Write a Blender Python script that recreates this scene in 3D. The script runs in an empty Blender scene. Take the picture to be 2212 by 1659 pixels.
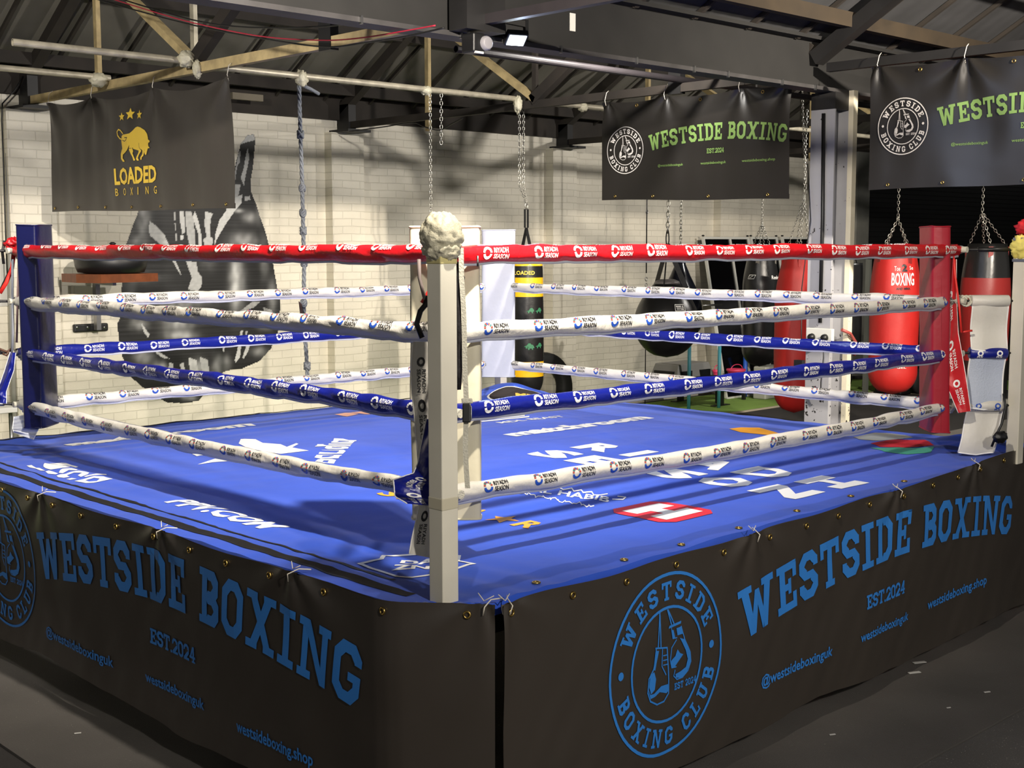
import bpy, math, random
from mathutils import Vector, Matrix, noise
from mathutils.geometry import tessellate_polygon
random.seed(11)
PI = math.pi
sc = bpy.context.scene
COL = sc.collection
V = Vector

# ---------------------------------------------------------------- camera
F, PIT, ROLL, YAW = 2798.87, 0.106285, -0.001254, 0.808272
CAM = V((-2.595, -3.02707, 2.0105))
fw = V((math.cos(PIT)*math.cos(YAW), math.cos(PIT)*math.sin(YAW), -math.sin(PIT)))
r0 = V((math.sin(YAW), -math.cos(YAW), 0)); u0 = r0.cross(fw)
rt = r0*math.cos(ROLL) + u0*math.sin(ROLL); up = u0*math.cos(ROLL) - r0*math.sin(ROLL)
cd = bpy.data.cameras.new('camera'); cam = bpy.data.objects.new('camera', cd); COL.objects.link(cam)
cd.sensor_width = 36; cd.lens = F/2212*36; cd.clip_end = 100
M = Matrix((rt, up, -fw)).transposed().to_4x4(); M.translation = CAM
cam.matrix_world = M; sc.camera = cam
# measuring helpers: where a sight line meets a real plane of the room
def ray(x, y): return fw + rt*((x-1106)/F) + up*((829.5-y)/F)
def onX(x, y, X): d = ray(x, y); return CAM + d*((X-CAM.x)/d.x)
def onY(x, y, Y): d = ray(x, y); return CAM + d*((Y-CAM.y)/d.y)
def onZ(x, y, Z): d = ray(x, y); return CAM + d*((Z-CAM.z)/d.z)
def zat(X, Y, ypix):
    lo, hi = -1, 6
    for _ in range(40):
        m = (lo+hi)/2; d = V((X, Y, m))-CAM
        if 829.5 - F*d.dot(up)/d.dot(fw) > ypix: lo = m
        else: hi = m
    return m
def pix(P):
    d = P-CAM; z = d.dot(fw); return 1106+F*d.dot(rt)/z, 829.5-F*d.dot(up)/z

# ---------------------------------------------------------------- materials
def srgb(c):
    return tuple((x/12.92 if x <= .04045 else ((x+.055)/1.055)**2.4) for x in [k/255 for k in c])
MATS = {}
def mat(name, rgb, rough=.6, metal=0, bump=0, bscale=30, var=0, vscale=4, spec=.5, emit=0, sheen=0):
    if name in MATS: return MATS[name]
    m = bpy.data.materials.new(name); m.use_nodes = True; nt = m.node_tree; n = nt.nodes; l = nt.links
    b = n['Principled BSDF']; c = srgb(rgb)
    b.inputs['Base Color'].default_value = (*c, 1); b.inputs['Roughness'].default_value = rough
    b.inputs['Metallic'].default_value = metal; b.inputs['Specular IOR Level'].default_value = spec
    tc = n.new('ShaderNodeTexCoord')
    if var:
        ns = n.new('ShaderNodeTexNoise'); ns.inputs['Scale'].default_value = vscale; ns.inputs['Detail'].default_value = 6
        l.new(tc.outputs['Object'], ns.inputs['Vector'])
        mx = n.new('ShaderNodeMix'); mx.data_type = 'RGBA'
        mx.inputs[6].default_value = (*[k*(1-var) for k in c], 1); mx.inputs[7].default_value = (*[min(1, k*(1+var*.7)) for k in c], 1)
        rp = n.new('ShaderNodeMapRange'); rp.inputs[1].default_value = .35; rp.inputs[2].default_value = .65
        l.new(ns.outputs['Fac'], rp.inputs[0]); l.new(rp.outputs[0], mx.inputs[0]); l.new(mx.outputs[2], b.inputs['Base Color'])
    if bump:
        nb = n.new('ShaderNodeTexNoise'); nb.inputs['Scale'].default_value = bscale; nb.inputs['Detail'].default_value = 5
        l.new(tc.outputs['Object'], nb.inputs['Vector'])
        bp = n.new('ShaderNodeBump'); bp.inputs['Strength'].default_value = bump; bp.inputs['Distance'].default_value = .01
        l.new(nb.outputs['Fac'], bp.inputs['Height']); l.new(bp.outputs[0], b.inputs['Normal'])
    if emit:
        b.inputs['Emission Color'].default_value = (*c, 1); b.inputs['Emission Strength'].default_value = emit
    if sheen: b.inputs['Sheen Weight'].default_value = sheen
    MATS[name] = m; return m

def brick_mat(name, rgb, axis='x', bw=.225, bh=.0765, mortar=.005):
    m = bpy.data.materials.new(name); m.use_nodes = True; nt = m.node_tree; n = nt.nodes; l = nt.links
    b = n['Principled BSDF']; b.inputs['Roughness'].default_value = .55
    tc = n.new('ShaderNodeTexCoord'); sx = n.new('ShaderNodeSeparateXYZ'); l.new(tc.outputs['Object'], sx.inputs[0])
    cb = n.new('ShaderNodeCombineXYZ'); l.new(sx.outputs['X' if axis == 'x' else 'Y'], cb.inputs[0]); l.new(sx.outputs['Z'], cb.inputs[1])
    ns = n.new('ShaderNodeTexNoise'); ns.inputs['Scale'].default_value = 2.2; ns.inputs['Detail'].default_value = 4; l.new(tc.outputs['Object'], ns.inputs['Vector'])
    vm = n.new('ShaderNodeVectorMath'); vm.operation = 'MULTIPLY_ADD'; vm.inputs[1].default_value = (.028, .028, 0)
    l.new(ns.outputs['Color'], vm.inputs[0]); l.new(cb.outputs[0], vm.inputs[2])
    br = n.new('ShaderNodeTexBrick'); br.inputs['Scale'].default_value = 1
    br.inputs['Brick Width'].default_value = bw; br.inputs['Row Height'].default_value = bh
    br.inputs['Mortar Size'].default_value = mortar; br.inputs['Mortar Smooth'].default_value = .6
    c = srgb(rgb)
    br.inputs['Color1'].default_value = (*c, 1); br.inputs['Color2'].default_value = (*[k*.93 for k in c], 1); br.inputs['Mortar'].default_value = (*[k*.88 for k in c], 1)
    l.new(vm.outputs[0], br.inputs['Vector']); 
    n2 = n.new('ShaderNodeTexNoise'); n2.inputs['Scale'].default_value = 1.3; n2.inputs['Detail'].default_value = 8; l.new(tc.outputs['Object'], n2.inputs['Vector'])
    mx = n.new('ShaderNodeMix'); mx.data_type = 'RGBA'; mx.blend_type = 'MULTIPLY'; mx.inputs[0].default_value = .35
    l.new(br.outputs['Color'], mx.inputs[6]); l.new(n2.outputs['Fac'], mx.inputs[7])
    mx2 = n.new('ShaderNodeMapRange'); mx2.inputs[1].default_value = .3; mx2.inputs[2].default_value = .7; mx2.inputs[3].default_value = .8; mx2.inputs[4].default_value = 1.05
    l.new(n2.outputs['Fac'], mx2.inputs[0]); l.new(mx2.outputs[0], mx.inputs[7]); mx.inputs[0].default_value = 1
    l.new(mx.outputs[2], b.inputs['Base Color'])
    n3 = n.new('ShaderNodeTexNoise'); n3.inputs['Scale'].default_value = 25; n3.inputs['Detail'].default_value = 6; l.new(tc.outputs['Object'], n3.inputs['Vector'])
    inv = n.new('ShaderNodeMath'); inv.operation = 'MULTIPLY_ADD'; inv.inputs[1].default_value = -1; l.new(br.outputs['Fac'], inv.inputs[0])
    ad = n.new('ShaderNodeMath'); ad.operation = 'MULTIPLY'; ad.inputs[1].default_value = .6; l.new(n3.outputs['Fac'], ad.inputs[0]); l.new(ad.outputs[0], inv.inputs[2])
    bp = n.new('ShaderNodeBump'); bp.inputs['Strength'].default_value = .55; bp.inputs['Distance'].default_value = .010
    l.new(inv.outputs[0], bp.inputs['Height']); l.new(bp.outputs[0], b.inputs['Normal'])
    MATS[name] = m; return m

def speck_mat(name, rgb, spk, scale, thr, rough=.7, zfade=None, bump=.2):
    """paint or rubber with small irregular specks of a second colour"""
    m = bpy.data.materials.new(name); m.use_nodes = True; nt = m.node_tree; n = nt.nodes; l = nt.links
    b = n['Principled BSDF']; b.inputs['Roughness'].default_value = rough
    tc = n.new('ShaderNodeTexCoord'); ns = n.new('ShaderNodeTexNoise'); ns.inputs['Scale'].default_value = scale; ns.inputs['Detail'].default_value = 3
    l.new(tc.outputs['Object'], ns.inputs['Vector'])
    mr = n.new('ShaderNodeMapRange'); mr.inputs[1].default_value = thr; mr.inputs[2].default_value = thr+.02
    l.new(ns.outputs['Fac'], mr.inputs[0])
    mx = n.new('ShaderNodeMix'); mx.data_type = 'RGBA'; mx.inputs[6].default_value = (*srgb(rgb), 1); mx.inputs[7].default_value = (*srgb(spk), 1)
    if zfade:
        sx = n.new('ShaderNodeSeparateXYZ'); l.new(tc.outputs['Object'], sx.inputs[0])
        m2 = n.new('ShaderNodeMapRange'); m2.inputs[1].default_value = zfade[0]; m2.inputs[2].default_value = zfade[1]; m2.inputs[3].default_value = 0; m2.inputs[4].default_value = -.12
        l.new(sx.outputs['Z'], m2.inputs[0]); ad = n.new('ShaderNodeMath'); ad.operation = 'ADD'
        l.new(ns.outputs['Fac'], ad.inputs[0]); l.new(m2.outputs[0], ad.inputs[1]); l.new(ad.outputs[0], mr.inputs[0])
    l.new(mr.outputs[0], mx.inputs[0])
    n2 = n.new('ShaderNodeTexNoise'); n2.inputs['Scale'].default_value = 1.7; n2.inputs['Detail'].default_value = 7; l.new(tc.outputs['Object'], n2.inputs['Vector'])
    m3 = n.new('ShaderNodeMapRange'); m3.inputs[1].default_value = .3; m3.inputs[2].default_value = .7; m3.inputs[3].default_value = .75; m3.inputs[4].default_value = 1.1
    l.new(n2.outputs['Fac'], m3.inputs[0]); mm = n.new('ShaderNodeMix'); mm.data_type = 'RGBA'; mm.blend_type = 'MULTIPLY'; mm.inputs[0].default_value = 1
    l.new(mx.outputs[2], mm.inputs[6]); l.new(m3.outputs[0], mm.inputs[7]); l.new(mm.outputs[2], b.inputs['Base Color'])
    nb = n.new('ShaderNodeTexNoise'); nb.inputs['Scale'].default_value = 180; l.new(tc.outputs['Object'], nb.inputs['Vector'])
    bp = n.new('ShaderNodeBump'); bp.inputs['Strength'].default_value = bump; bp.inputs['Distance'].default_value = .004
    l.new(nb.outputs['Fac'], bp.inputs['Height']); l.new(bp.outputs[0], b.inputs['Normal'])
    MATS[name] = m; return m

WALL = brick_mat('painted_brick', (228, 221, 204))
WHITE = mat('white_cover', (206, 202, 192), .45, bump=.25, bscale=40)
RED = mat('red_cover', (186, 18, 28), .4, bump=.25, bscale=40)
BLUE = mat('blue_cover', (18, 28, 122), .34, bump=.25, bscale=40)
PRW = mat('print_white', (235, 233, 228), .5)
PRK = mat('print_black', (24, 24, 28), .5)
PRB = mat('print_blue', (30, 72, 165), .5)
PRR = mat('print_rust', (165, 70, 62), .5)
PRT = mat('print_teal', (60, 110, 110), .5)
CANV = mat('blue_canvas', (42, 80, 190), .8, bump=.25, bscale=9, var=.1, vscale=3, spec=.25, sheen=.1)
BLACKSTRIP = mat('hem_and_shadow_black', (12, 10, 12), .8)
VINYL = mat('black_vinyl', (58, 52, 46), .36, bump=.2, bscale=5, spec=.6)
VINYL2 = mat('black_vinyl_hung', (25, 23, 21), .38, bump=.1, bscale=5, spec=.5)
SKB = mat('skirt_blue_ink', (48, 128, 212), .5)
GREEN = mat('banner_green_ink', (92, 118, 62), .5)
GOLD = mat('gold_ink', (232, 196, 70), .45)
INKW = mat('banner_white_ink', (168, 164, 160), .5)
BRASS = mat('brass', (190, 160, 90), .3, metal=1)
STEEL = mat('steel', (150, 150, 150), .35, metal=1)
CHROME = mat('galvanised_chain', (170, 168, 160), .35, metal=.9)
DARKST = mat('dark_steel', (22, 21, 21), .55, var=.3)
BLK = mat('black_plastic', (16, 16, 17), .45)
LEATHER = mat('black_leather', (20, 20, 20), .33, bump=.2, bscale=14)
REDL = mat('red_leather', (176, 30, 26), .55, bump=.3, bscale=10, var=.12)
DRED = mat('dark_red_leather', (120, 24, 22), .5, bump=.2, bscale=12)
YELL = mat('gold_vinyl', (216, 168, 24), .32, bump=.3, bscale=16)
POSTW = speck_mat('chipped_white_paint', (224, 218, 200), (50, 46, 42), 30, .76, .45, bump=.05)
CREAM = mat('cream_pad', (200, 193, 168), .5, bump=.3, bscale=12)
PADW = mat('white_pad', (170, 174, 186), .5, bump=.25, bscale=12)
PADR = mat('red_pad', (140, 10, 30), .4, bump=.25, bscale=10)
PADB = mat('navy_pad', (10, 14, 60), .26, bump=.25, bscale=10)
TAPE = mat('crumpled_tape', (190, 184, 160), .5, bump=.8, bscale=40)
TAPEY = mat('yellowed_tape', (200, 188, 130), .4, bump=.2, bscale=30)
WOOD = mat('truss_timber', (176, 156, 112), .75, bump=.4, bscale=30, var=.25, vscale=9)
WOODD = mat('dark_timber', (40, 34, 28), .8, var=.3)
PIPE = mat('weathered_pole', (170, 162, 142), .45, metal=.3, var=.2, vscale=12)
PIPED = mat('dark_pole', (44, 40, 42), .5, metal=.3, var=.2)
ROOF = mat('roof_sheet', (100, 96, 88), .85, var=.15, vscale=2.5, bump=.3, bscale=6)
BEAM = mat('beam_paint', (22, 21, 20), .8, var=.2, vscale=5)
COLM = speck_mat('column_paint', (160, 160, 164), (34, 32, 30), 26, .60, .5, zfade=(.3, 2.2), bump=.05)
MATF = speck_mat('rubber_mat', (50, 47, 45), (150, 144, 134), 120, .72, .85, bump=.6)
MATE = speck_mat('rubber_mat_edge', (84, 80, 76), (140, 134, 124), 140, .72, .85, bump=.5)
TURF = mat('turf', (132, 166, 74), .9, bump=1, bscale=120, var=.12, vscale=3)
CONC = mat('grey_floor', (118, 114, 106), .8, var=.15, bump=.2, bscale=40)
BROWN = mat('stained_board', (118, 62, 30), .55, var=.2, vscale=14)
GREYP = mat('grey_plastic', (146, 144, 140), .6)
TEAL = mat('teal_paint', (66, 142, 156), .45)
BLUEP = mat('blue_paint', (36, 84, 176), .45)
PINK = mat('pink_plastic', (206, 60, 96), .45)
GLASSK = mat('dark_mirror', (8, 8, 9), .12, spec=.6)
FRAMEW = mat('white_frame', (205, 205, 198), .4)
ROPEM = mat('climbing_rope', (118, 122, 128), .85, bump=.6, bscale=80)
SHUT = mat('black_shutter', (9, 9, 10), .55)
CLOTHY = mat('yellow_cloth', (226, 208, 104), .7, bump=.4, bscale=20)
CLOTHR = mat('red_cloth', (200, 26, 34), .7)
STRAPW = mat('webbing', (190, 186, 170), .8, bump=.5, bscale=150)
WIRER = mat('red_cable', (150, 30, 50), .5)
WIREK = mat('black_cable', (12, 12, 12), .5)
RUBB = mat('tyre_rubber', (22, 22, 22), .7, bump=.3, bscale=30)
PAPER = mat('paper', (190, 188, 182), .8)
LENS = mat('lit_lens', (235, 248, 255), .3, emit=22)

# ---------------------------------------------------------------- mesh builder
class MB:
    def __init__(s): s.v = []; s.f = []; s.m = []; s.sm = []
    def add(s, vs, fs, mi=0, smooth=False):
        o = len(s.v); s.v += [tuple(p) for p in vs]
        for f in fs: s.f.append([o+i for i in f]); s.m.append(mi); s.sm.append(smooth)
        return s
    def box(s, a, b, mi=0):
        x0, y0, z0 = a; x1, y1, z1 = b
        return s.add([(x0,y0,z0),(x1,y0,z0),(x1,y1,z0),(x0,y1,z0),(x0,y0,z1),(x1,y0,z1),(x1,y1,z1),(x0,y1,z1)],
                     [(0,3,2,1),(4,5,6,7),(0,1,5,4),(1,2,6,5),(2,3,7,6),(3,0,4,7)], mi)
    def obox(s, c, ax, ay, az, mi=0):
        c = V(c); ax = V(ax); ay = V(ay); az = V(az); vs = []
        for k in (-1, 1):
            for i, j in ((-1,-1),(1,-1),(1,1),(-1,1)): vs.append(c+ax*i+ay*j+az*k)
        return s.add(vs, [(0,3,2,1),(4,5,6,7),(0,1,5,4),(1,2,6,5),(2,3,7,6),(3,0,4,7)], mi)
    def bar(s, A, B, w, h, side=None, mi=0):
        A = V(A); B = V(B); d = (B-A).normalized(); sd = V(side) if side else (V((0,0,1)) if abs(d.z) < .9 else V((1,0,0)))
        x = d.cross(sd).normalized(); y = x.cross(d).normalized()
        return s.obox((A+B)/2, (B-A)/2, x*w/2, y*h/2, mi)
    def tube(s, pts, r, n=8, mi=0, closed=False, smooth=True, caps=True):
        pts = [V(p) for p in pts]; N = len(pts); rs = r if isinstance(r, (list, tuple)) else [r]*N
        vs = []; prev = None
        for i, p in enumerate(pts):
            if closed: t = pts[(i+1) % N]-pts[i-1]
            else: t = pts[min(i+1, N-1)]-pts[max(i-1, 0)]
            if t.length < 1e-9: t = V((0, 0, 1))
            t.normalize()
            if prev is None:
                a = V((0, 0, 1)) if abs(t.z) < .9 else V((1, 0, 0)); x = t.cross(a).normalized()
            else:
                x = prev - t*prev.dot(t)
                x = x.normalized() if x.length > 1e-6 else t.orthogonal().normalized()
            prev = x; y = t.cross(x)
            for k in range(n):
                a = 2*PI*k/n; vs.append(p + (x*math.cos(a)+y*math.sin(a))*rs[i])
        fs = []
        for i in range(N if closed else N-1):
            j = (i+1) % N
            for k in range(n):
                k2 = (k+1) % n; fs.append((i*n+k, i*n+k2, j*n+k2, j*n+k))
        s.add(vs, fs, mi, smooth)
        if not closed and caps:
            o = len(s.v)-len(vs)
            s.f.append([o+k for k in range(n)][::-1]); s.m.append(mi); s.sm.append(False)
            s.f.append([o+(N-1)*n+k for k in range(n)]); s.m.append(mi); s.sm.append(False)
        return s
    def lathe(s, prof, c, n=24, mi=0, smooth=True, wob=0, seed=0):
        c = V(c); vs = []
        for r, z in prof:
            for k in range(n):
                a = 2*PI*k/n; rr = r*(1+wob*noise.noise(V((math.cos(a)*2+seed, math.sin(a)*2, z*5))))
                vs.append(c+V((rr*math.cos(a), rr*math.sin(a), z)))
        fs = []
        for i in range(len(prof)-1):
            for k in range(n):
                k2 = (k+1) % n; fs.append((i*n+k, i*n+k2, (i+1)*n+k2, (i+1)*n+k))
        fs.append(tuple(range(n))[::-1]); fs.append(tuple((len(prof)-1)*n+k for k in range(n)))
        return s.add(vs, fs, mi, smooth)
    def blob(s, c, size, mi=0, amp=.25, fr=3, seed=0, nu=20, nv=12):
        c = V(c); vs = []; fs = []
        for i in range(nv+1):
            th = PI*i/nv
            for k in range(nu):
                a = 2*PI*k/nu; d = V((math.sin(th)*math.cos(a), math.sin(th)*math.sin(a), math.cos(th)))
                rr = 1+amp*noise.noise(d*fr+V((seed, 0, 0)))+amp*.5*noise.noise(d*fr*3+V((seed, 5, 0)))
                vs.append(c+V((d.x*size[0], d.y*size[1], d.z*size[2]))*rr)
        for i in range(nv):
            for k in range(nu):
                k2 = (k+1) % nu; fs.append((i*nu+k, (i+1)*nu+k, (i+1)*nu+k2, i*nu+k2))
        return s.add(vs, fs, mi, True)
    def grid(s, fn, nu, nv, mi=0, smooth=True, flip=False):
        vs = [fn(i/nu, j/nv) for j in range(nv+1) for i in range(nu+1)]
        fs = []
        for j in range(nv):
            for i in range(nu):
                a = j*(nu+1)+i; q = (a, a+1, a+nu+2, a+nu+1)
                fs.append(q[::-1] if flip else q)
        return s.add(vs, fs, mi, smooth)
    def decal(s, polys, fn, mi, step=.03, vstep=None):
        """polys: convex 2D polygons; cut along a grid and laid onto a curved surface by fn(u,v)"""
        vstep = vstep or step
        for poly in polys:
            parts = [poly]
            for ax, st in ((0, step), (1, vstep)):
                out = []
                for p in parts:
                    lo = min(q[ax] for q in p); hi = max(q[ax] for q in p)
                    k = math.floor(lo/st)+1; cur = p
                    while k*st < hi-1e-9:
                        a, b = clip(cur, ax, k*st)
                        if len(a) > 2: out.append(a)
                        cur = b
                        if len(cur) < 3: break
                        k += 1
                    if len(cur) > 2: out.append(cur)
                parts = out
            for p in parts:
                s.add([fn(u, v) for u, v in p], [tuple(range(len(p)))], mi, False)
        return s
    def build(s, name, mats, parent=None, kind=None, bevel=0):
        me = bpy.data.meshes.new(name); me.from_pydata(s.v, [], s.f)
        for m in (mats if isinstance(mats, (list, tuple)) else [mats]): me.materials.append(m)
        me.polygons.foreach_set('material_index', s.m); me.polygons.foreach_set('use_smooth', s.sm); me.update()
        o = bpy.data.objects.new(name, me); COL.objects.link(o)
        if parent is not None:
            o.parent = parent; o.matrix_parent_inverse = Matrix.Translation(-parent.location) if parent.type == 'EMPTY' else Matrix.Identity(4)
        if kind: o['kind'] = kind
        if bevel:
            b = o.modifiers.new('bevel', 'BEVEL'); b.width = bevel; b.segments = 3; b.limit_method = 'ANGLE'
        return o
def clip(p, ax, c):
    A = []; B = []
    for i, q in enumerate(p):
        r = p[(i+1) % len(p)]
        if q[ax] <= c: A.append(q)
        if q[ax] >= c: B.append(q)
        if (q[ax] < c < r[ax]) or (r[ax] < c < q[ax]):
            t = (c-q[ax])/(r[ax]-q[ax]); x = (q[0]+(r[0]-q[0])*t, q[1]+(r[1]-q[1])*t); A.append(x); B.append(x)
    return A, B
def tag(o, label, cat, group=None):
    o['label'] = label; o['category'] = cat
    if group: o['group'] = group
    return o
def thing(name, label, cat, loc, group=None):
    o = bpy.data.objects.new(name, None); o.empty_display_size = .1; COL.objects.link(o); o.location = V(loc)
    return tag(o, label, cat, group)

# ---------------------------------------------------------------- 2D shapes
def tess(outer, holes=()):
    loops = [[V((x, y, 0)) for x, y in outer]] + [[V((x, y, 0)) for x, y in h] for h in holes]
    flat = [p for l in loops for p in l]
    out = []
    for t in tessellate_polygon(loops):
        q = [(flat[i].x, flat[i].y) for i in t]
        if abs((q[1][0]-q[0][0])*(q[2][1]-q[0][1])-(q[2][0]-q[0][0])*(q[1][1]-q[0][1])) > 1e-12: out.append(q)
    return out
def fixw(poly):   # counter-clockwise
    a = sum(poly[i][0]*poly[(i+1) % len(poly)][1]-poly[(i+1) % len(poly)][0]*poly[i][1] for i in range(len(poly)))
    return poly if a > 0 else poly[::-1]
def stroke(pts, w):
    out = []
    for i in range(len(pts)-1):
        (x0, y0), (x1, y1) = pts[i], pts[i+1]; L = math.hypot(x1-x0, y1-y0) or 1; dx, dy = (x1-x0)/L, (y1-y0)/L
        e = w*.35; nx, ny = -dy*w/2, dx*w/2
        out.append([(x0-dx*e+nx, y0-dy*e+ny), (x0-dx*e-nx, y0-dy*e-ny), (x1+dx*e-nx, y1+dy*e-ny), (x1+dx*e+nx, y1+dy*e+ny)])
    return out
def ringarc(r0_, r1_, a0, a1, n=12, cx=0, cy=0):
    out = []
    for i in range(n):
        a, b = a0+(a1-a0)*i/n, a0+(a1-a0)*(i+1)/n
        out.append([(cx+r0_*math.cos(a), cy+r0_*math.sin(a)), (cx+r1_*math.cos(a), cy+r1_*math.sin(a)), (cx+r1_*math.cos(b), cy+r1_*math.sin(b)), (cx+r0_*math.cos(b), cy+r0_*math.sin(b))])
    return out
def disc(cx, cy, r, n=14, ry=None):
    ry = ry or r
    return [[(cx+r*math.cos(2*PI*i/n), cy+ry*math.sin(2*PI*i/n)) for i in range(n)]]
def star(cx, cy, r, k=.45):
    p = [(cx+(r if i % 2 == 0 else r*k)*math.sin(i*PI/5), cy+(r if i % 2 == 0 else r*k)*math.cos(i*PI/5)) for i in range(10)]
    return tess(p)
def rect(x0, y0, x1, y1): return [(x0, y0), (x1, y0), (x1, y1), (x0, y1)]
def X(polys, sx=1, sy=None, dx=0, dy=0, sh=0):
    sy = sx if sy is None else sy
    return [[(x*sx+dx+sh*y, y*sy+dy) for x, y in p] for p in polys]
_tc = {}
def text(s, h=1, bold=0.0):
    """flat sans lettering as triangles, cap height about h, starting at 0,0"""
    key = (s, bold)
    if key not in _tc:
        cu = bpy.data.curves.new('t', 'FONT'); cu.body = s; cu.size = 1; cu.offset = bold; cu.resolution_u = 2
        ob = bpy.data.objects.new('t', cu); COL.objects.link(ob)
        dg = bpy.context.evaluated_depsgraph_get(); me = ob.evaluated_get(dg).to_mesh()
        me.calc_loop_triangles()
        tris = [[(me.vertices[i].co.x, me.vertices[i].co.y) for i in t.vertices] for t in me.loop_triangles]
        ob.evaluated_get(dg).to_mesh_clear(); bpy.data.objects.remove(ob); bpy.data.curves.remove(cu)
        tris = [t for t in tris if abs((t[1][0]-t[0][0])*(t[2][1]-t[0][1])-(t[2][0]-t[0][0])*(t[1][1]-t[0][1])) > 1e-9]
        mx = min(p[0] for t in tris for p in t)
        _tc[key] = [[(x-mx, y) for x, y in t] for t in tris]
    return X(_tc[key], h/.729)
def width(polys): return max(p[0] for q in polys for p in q)-min(p[0] for q in polys for p in q)
def fit(polys, w, h=None, x0=0, y0=0):
    ax = min(p[0] for q in polys for p in q); ay = min(p[1] for q in polys for p in q); s = w/width(polys)
    sy = s if h is None else h/(max(p[1] for q in polys for p in q)-ay)
    return [[((x-ax)*s+x0, (y-ay)*sy+y0) for x, y in p] for p in polys]

# slab serif varsity letters, cap height 1
T_, SR = .19, .14
def octo(x0, y0, x1, y1, t=T_, c=.2, parts='lrtb'):
    o = []
    ci = c*.55
    O = [(x0+c,y0),(x1-c,y0),(x1,y0+c),(x1,y1-c),(x1-c,y1),(x0+c,y1),(x0,y1-c),(x0,y0+c)]
    a, b, cc, d = x0+t, y0+t, x1-t, y1-t
    I = [(a+ci,b),(cc-ci,b),(cc,b+ci),(cc,d-ci),(cc-ci,d),(a+ci,d),(a,d-ci),(a,b+ci)]
    return [[O[i], O[(i+1) % 8], I[(i+1) % 8], I[i]] for i in range(8)]
def glyph(ch):
    t = T_
    if ch == 'I': return [rect(0,0,.5,SR), rect(0,1-SR,.5,1), rect(.25-t/2,0,.25+t/2,1)], .5
    if ch == 'T': return [rect(0,1-.17,.76,1), rect(0,.66,.13,1), rect(.63,.66,.76,1), rect(.38-t/2,0,.38+t/2,1), rect(.2,0,.56,SR)], .76
    if ch == 'E': return [rect(0,0,.7,.16), rect(0,.84,.7,1), rect(.1,0,.1+t,1), rect(.57,0,.7,.34), rect(.57,.66,.7,1), rect(.1,.43,.5,.57), rect(.4,.34,.51,.66)], .7
    if ch == 'L': return [rect(0,0,.68,.16), rect(0,1-SR,.42,1), rect(.1,0,.1+t,1), rect(.55,0,.68,.36)], .68
    if ch == 'D': return [rect(0,0,.3,SR), rect(0,1-SR,.3,1), rect(.1,0,.1+t,1)]+[q for i, q in enumerate(octo(.05,0,.74,1)) if i in (0,1,2,3,4)], .74
    if ch == 'O': return octo(0,0,.72,1), .72
    if ch == 'C': return [q for i, q in enumerate(octo(0,0,.72,1)) if i not in (2,)]+[rect(.72-t,.2,.72,.36), rect(.72-t,.64,.72,.8)], .72
    if ch == 'G': return [q for i, q in enumerate(octo(0,0,.74,1)) if i not in (2,)]+[rect(.74-t,.2,.74,.5), rect(.4,.38,.74,.52), rect(.74-t,.68,.74,.8)], .74
    if ch == 'B': return [rect(0,0,.3,SR), rect(0,1-SR,.3,1), rect(.1,0,.1+t,1)]+[q for i, q in enumerate(octo(.05,0,.74,.57,t,.15)) if i in (0,1,2,3,4)]+[q for i, q in enumerate(octo(.05,.43,.71,1,t,.15)) if i in (0,1,2,3,4)], .74
    if ch == 'U': return [rect(0,1-SR,.42,1), rect(.46,1-SR,.84,1), rect(.1,.2,.1+t,1), rect(.56,.2,.56+t,1)]+[q for i, q in enumerate(octo(.1,0,.75,.6)) if i in (0,1,7)], .84
    if ch == 'S': return [q for i, q in enumerate(octo(0,.0,.7,.58,t,.18)) if i in (0,1,2,3,7)]+[q for i, q in enumerate(octo(0,.42,.7,1,t,.18)) if i in (3,4,5,6,7)]+[rect(0,.16,t*.9,.34), rect(.7-t*.9,.66,.7,.84), rect(.17,.42,.53,.585)], .7
    if ch == 'N': return [rect(0,0,.38,SR), rect(.1,0,.1+t*.85,1), rect(0,1-SR,.3,1), rect(.56,1-SR,.9,1), rect(.66,0,.66+t*.85,1), [(.1,1),(.66,0),(.82,0),(.3,1)]], .9
    if ch == 'X': return [[(.08,1),(.62,0),(.84,0),(.3,1)], [(.08,0),(.3,0),(.84,1),(.62,1)], rect(0,0,.36,SR), rect(.56,0,.92,SR), rect(0,1-SR,.36,1), rect(.56,1-SR,.92,1)], .92
    if ch == 'W': return [[(.08,1),(.28,0),(.47,0),(.3,1)], [(.28,0),(.47,0),(.66,.86),(.52,.86)], [(.52,.86),(.66,.86),(.9,0),(.71,0)], [(.71,0),(.9,0),(1.1,1),(.88,1)], rect(0,1-SR,.42,1), rect(.76,1-SR,1.18,1)], 1.18
    if ch == '2': return [q for i, q in enumerate(octo(0,.42,.6,1,t*.85,.17)) if i in (2,3,4,5,6)]+[[(0,0),(.2,0),(.6,.45),(.6,.62),(.42,.56),(0,.16)], rect(0,0,.6,.16), rect(0,.66,.14,.8)], .6
    if ch == '0': return octo(0,0,.6,1,t*.85,.17), .6
    if ch == '4': return [rect(.36,0,.36+t*.85,1), rect(0,.25,.64,.4), [(0,.25),(.16,.25),(.5,1),(.34,1)], rect(.26,0,.62,.1)], .64
    if ch == '.': return [rect(0,0,.17,.17)], .17
    return [], .35
def slab(s, gap=.12):
    x = 0; out = []
    for ch in s:
        g, w = glyph(ch); out += [(x, w, g)]; x += w+gap
    return out, x-gap
def slab_line(s, h, w, x0=0, y0=0, gap=.12):
    L, tot = slab(s, gap); k = w/tot
    return [[((x+px)*k+x0, py*h+y0) for px, py in p] for x, wd, g in L for p in g]
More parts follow.
